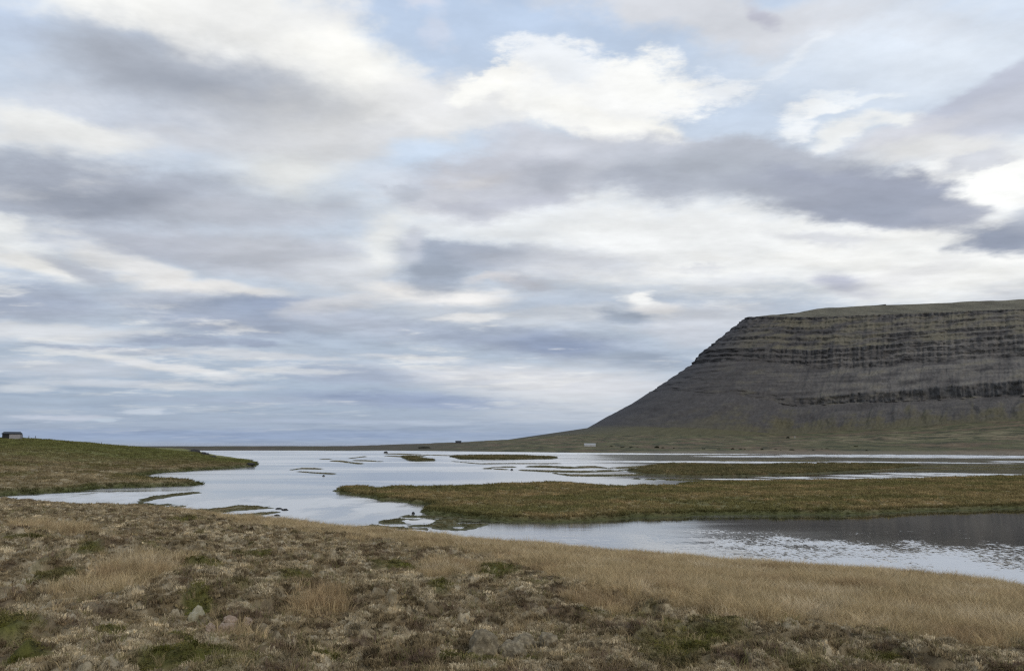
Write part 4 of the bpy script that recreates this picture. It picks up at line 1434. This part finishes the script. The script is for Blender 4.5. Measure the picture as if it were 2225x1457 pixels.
for px, d, hw, hr, lab in [(428, 330, 15, .35, 'leftmost and longest dark rock of the hill spur outcrop'),
                           (451, 325, 11, .42, 'middle dark rock of the hill spur outcrop'),
                           (470, 318, 9, .38, 'rightmost dark rock of the hill spur outcrop')]:
    x, y, z = hill_spot(px, d)
    hwm = hw * d / F
    o = link('rock', boulder_mesh('rock', (hwm, hwm * .7, hwm * hr * 1.5), px * .013, 3, 0.35), dark_rock)
    o.location = (x, y, z - 0.15)
    tag(o, lab, 'rock', 'dark rocks on the hill spur')
x, y, z = hill_spot(552, 272)
o = link('rock', boulder_mesh('rock', (1.6, 1.2, .7), 5.5, 3, 0.35), dark_rock)
o.location = (x, y, max(z, 0) + 0.05)
tag(o, 'dark rock at the very tip of the hill spur', 'rock')


# ------------------------------------------------------------------ buildings, posts, shrubs far away
def boxes(name, items, mat, parent):
    bm = bmesh.new()
    for (x0, y0, z0, x1, y1, z1) in items:
        g = bmesh.ops.create_cube(bm, size=1.0)
        for v in g['verts']:
            v.co = Vector(((x0 + x1) / 2 + v.co.x * (x1 - x0), (y0 + y1) / 2 + v.co.y * (y1 - y0), (z0 + z1) / 2 + v.co.z * (z1 - z0)))
    me = bpy.data.meshes.new(name)
    bm.to_mesh(me)
    bm.free()
    return link(name, me, mat, parent)


def gable_roof(name, x0, x1, y0, y1, ze, zr, th, mat, parent, hip=0.0):
    ym = (y0 + y1) / 2
    xr0, xr1 = x0 + hip, x1 - hip
    V = [(x0, y0, ze), (x1, y0, ze), (x1, y1, ze), (x0, y1, ze), (xr0, ym, zr), (xr1, ym, zr)]
    V += [(a, b, c - th) for a, b, c in V[:4]]
    Fc = [(0, 1, 5, 4), (2, 3, 4, 5), (1, 2, 5), (3, 0, 4), (0, 6, 7, 1), (1, 7, 8, 2), (2, 8, 9, 3), (3, 9, 6, 0), (6, 9, 8, 7)]
    me = bpy.data.meshes.new(name)
    me.from_pydata(V, [], Fc)
    return link(name, me, mat, parent)


wood_grey = plain_mat('weathered_boards', (0.30, 0.28, 0.28), 3.0, 0.3)
wall_dark = plain_mat('dark_wall', (0.022, 0.022, 0.022), 3.0, 0.4)
roof_dark = plain_mat('dark_roof', (0.035, 0.040, 0.048), 3.0, 0.3)
white_wall = plain_mat('white_wall', (0.46, 0.46, 0.45), 1.0, 0.06)
post_mat = plain_mat('post_wood', (0.10, 0.09, 0.08), 9.0, 0.3)

sx_, sy_, sz_ = hill_spot(35, 312)
shed = empty('shed', (sx_, sy_, sz_ - 0.15), 0.42)
shed.scale = (0.92, 0.92, 1.0)
tag(shed, 'small dark-roofed grey shed standing alone on the green hill', 'shed')
# the left bay closed by a near-black wall, the boarded bay on the right
boxes('wall', [(-0.75, -2.0, 0, 3.35, -1.88, 2.15), (3.23, -1.88, 0, 3.35, 2.0, 2.15), (-3.35, 1.88, 0, 3.23, 2.0, 2.15)], wood_grey, shed)
g = boxes('gable_wall', [(-3.35, -1.9, 0, -0.752, -1.8, 2.15), (-3.35, -1.798, 0, -3.25, 1.878, 2.15)], wall_dark, shed)
g['label'] = 'dark left bay'
for k in range(9):
    pl_x = -0.72 + k * 0.45
    boxes('board', [(pl_x, -2.035, 0.05, pl_x + 0.40, -2.003, 2.1)], wood_grey, shed)
gable_roof('roof', -3.65, 3.6, -2.35, 2.35, 2.28, 3.05, 0.12, roof_dark, shed, 0.55)


def post(px, d, h, wdt, lab, grp, mat=post_mat, zbase=None, nm='fence_post'):
    x = (px - W / 2) / F * d
    z = hill_spot(px, d)[2] if zbase is None else zbase
    bm = bmesh.new()
    bmesh.ops.create_cone(bm, cap_ends=True, segments=8, radius1=wdt, radius2=wdt * 0.8, depth=h + 0.3)
    for v in bm.verts:
        v.co.z += h / 2 - 0.15
        v.co.x += 0.06 * math.sin(px) * max(v.co.z, 0)
    me = bpy.data.meshes.new(nm)
    bm.to_mesh(me)
    bm.free()
    o = link(nm, me, mat)
    o.location = (x, d, z)
    return tag(o, lab, 'post', grp)


post(57, 312, 2.1, 0.16, 'stout post nearest the right side of the hill shed', 'posts on the hill by the shed')
post(71, 314, 1.4, 0.11, 'thinner middle post on the hill between two others', 'posts on the hill by the shed')
post(86, 316, 1.5, 0.13, 'farthest right of the posts beside the hill shed', 'posts on the hill by the shed')
post(229, 318, 0.9, 0.13, 'lone short post on the right slope of the hill crest', 'posts on the hill by the shed')
post(7, 312, 0.9, 0.2, 'short stub post left of the hill shed', 'posts on the hill by the shed')
x, y, z = hill_spot(1, 312)
o = link('rock', boulder_mesh('rock', (0.9, 0.7, 0.9), 9.1, 3, 0.3), dark_rock)
o.location = (x, y, z + 0.9)
o.scale = (1, 1, 1.2)
tag(o, 'dark upright stone at the left edge beside the hill shed', 'rock')


def far_spot(px, d):
    z = float(far_height(np.array([float(px)]), np.array([float(d)]))[0][0])
    return (px - W / 2) / F * d, d, z


def depth_for(px, py):
    """Depth on the far shore that shows at that height in the view."""
    dd = np.linspace(600, 1900, 1300)
    z = far_height(np.full_like(dd, float(px)), dd)[0]
    v = proj((px - W / 2) / F * dd, dd, z)[1]
    k = np.argmax(v <= py)
    return float(dd[k]) if v[k] <= py else 1300.0


def far_house(px, py, wpx, hpx, name, lab, wm, rm, hip=0.0, rz=0.0):
    d = depth_for(px, py)
    x, y, z = far_spot(px, d)
    s = d / F
    hw, hh = wpx * s / 2, hpx * s
    e = empty(name, (x, y, z - 0.3), rz)
    tag(e, lab, 'house')
    boxes('wall', [(-hw, -3, 0, hw, 3, hh * 0.66 + 0.3)], wm, e)
    gable_roof('roof', -hw - 0.3, hw + 0.3, -3.4, 3.4, hh * 0.66 + 0.45, hh + 0.3, 0.15, rm, e, hip)
    return e


far_house(1280, 968.5, 24, 5.5, 'farmhouse', 'long low white farmhouse on the far shore left of the mountain', white_wall, plain_mat('pale_roof', (0.42, 0.42, 0.42), 1.0, .1))
d = 1340.0
far_house(997, 962.0, 12, 5.0, 'barn', 'small dark barn on the skyline of the far shore', plain_mat('slate_wall', (0.05, 0.055, 0.065), 1.0, .2), roof_dark)
x, y, z = far_spot(925, 905)
o = link('rock_outcrop', boulder_mesh('rock_outcrop', (6.8, 4, 2.3), 4.2, 4, 0.4), rock_mat('dark_outcrop', (0.03, 0.028, 0.02), (0.06, 0.055, 0.03), .5, .4))
o.location = (x, y, z)
tag(o, 'low dark outcrop on the far sand spit', 'rock')


def shrub_meshes(seed, size):
    """Foliage of small leaf faces round a few stems."""
    r = random.Random(seed)
    V, Fc = [], []
    for _ in range(420):
        a, q = r.uniform(0, 6.28), math.sqrt(r.random())
        zt = (1 - q * q) ** 0.5
        z = r.uniform(0.1, 1.0) * zt
        c = Vector((q * math.cos(a) * (1 + .25 * math.sin(3 * a + seed)), q * math.sin(a) * .7, z * .8)) * size
        t = Vector((r.uniform(-1, 1), r.uniform(-1, 1), r.uniform(-1, 1))).normalized()
        b = t.orthogonal().normalized()
        s = size * r.uniform(0.10, 0.2)
        i = len(V)
        V += [tuple(c - t * s), tuple(c + b * s * .6), tuple(c + t * s), tuple(c - b * s * .6)]
        Fc.append((i, i + 1, i + 2, i + 3))
    fm = bpy.data.meshes.new('foliage')
    fm.from_pydata(V, [], Fc)
    bm = bmesh.new()
    for k in range(4):
        a = k * 1.6 + seed
        bm2 = bmesh.ops.create_cone(bm, cap_ends=True, segments=5, radius1=size * .05, radius2=size * .02, depth=size * .8)
        for v in bm2['verts']:
            zq = v.co.z + size * .4
            v.co = Vector((v.co.x + math.cos(a) * zq * .5, v.co.y + math.sin(a) * zq * .4, zq - size * .1))
    sm = bpy.data.meshes.new('stem')
    bm.to_mesh(sm)
    bm.free()
    return fm, sm


leaf_dark = plain_mat('shrub_leaves', (0.040, 0.040, 0.018), 0.7, 0.5)
fm, sm = shrub_meshes(3, 1.0)
fm.materials.append(leaf_dark)
sm.materials.append(post_mat)
proto = empty('shrub', (0, 0, 0))
link('foliage', fm, None, proto)
link('stem', sm, None, proto)


def copy_tree(o, parent=None):
    c = o.copy()
    scene.collection.objects.link(c)
    c.parent = parent
    for ch in list(o.children):
        copy_tree(ch, c)
    return c


SHR = [(1326, 969.3, 4.2), (1350, 970.5, 3.4), (1369, 971, 3.8), (1382, 971, 2.6), (1424, 971.5, 6.2), (1437, 972, 3.6), (1461, 972.5, 2.6), (1525, 974, 3.4), (1557, 974, 2.6),
       (1587, 974.5, 4.4), (1604, 974.5, 3.2), (1613, 974.5, 2.4), (1650, 975.5, 4.0), (1680, 975.5, 3.0), (1690, 976.5, 2.2), (1714, 976.5, 4.2), (1760, 976.5, 3.0), (1779, 974, 2.6),
       (1790, 973.5, 3.4), (1852, 969, 4.0), (1875, 977.5, 2.8)]
ORD = ('first second third fourth fifth sixth seventh eighth ninth tenth eleventh twelfth thirteenth fourteenth fifteenth sixteenth seventeenth '
       'eighteenth nineteenth twentieth twenty-first').split()
first = True
for px, py, hw in SHR:
    d = depth_for(px, py + 1.0)
    x, y, z = far_spot(px, d)
    o = proto if first else copy_tree(proto)
    first = False
    o.location = (x, y, z - 0.2)
    s = hw * d / F
    o.scale = (s * 1.25, s * 1.25, s * 0.85)
    o.rotation_euler = (0, 0, px % 6.28)
    tag(o, '%s small dark shrub right of the white farmhouse along the far shore' % ORD[SHR.index((px, py, hw))], 'shrub', 'shrubs along the far lagoon shore')
d = depth_for(1707, 951)
x, y, z = far_spot(1707, d)
o = copy_tree(proto)
o.location = (x, y, z - 0.2)
o.scale = (5.0 * d / F, 5.0 * d / F, 4.0 * d / F)
tag(o, 'lone dark bush at the foot of the scree above the shore shrubs', 'shrub', 'bushes at the foot of the scree')
d = depth_for(1722, 951.5)
x, y, z = far_spot(1722, d)
post(1722, d, 3.2, 0.5, 'tiny white post right of the lone dark bush', None, white_wall, z, 'marker_post')
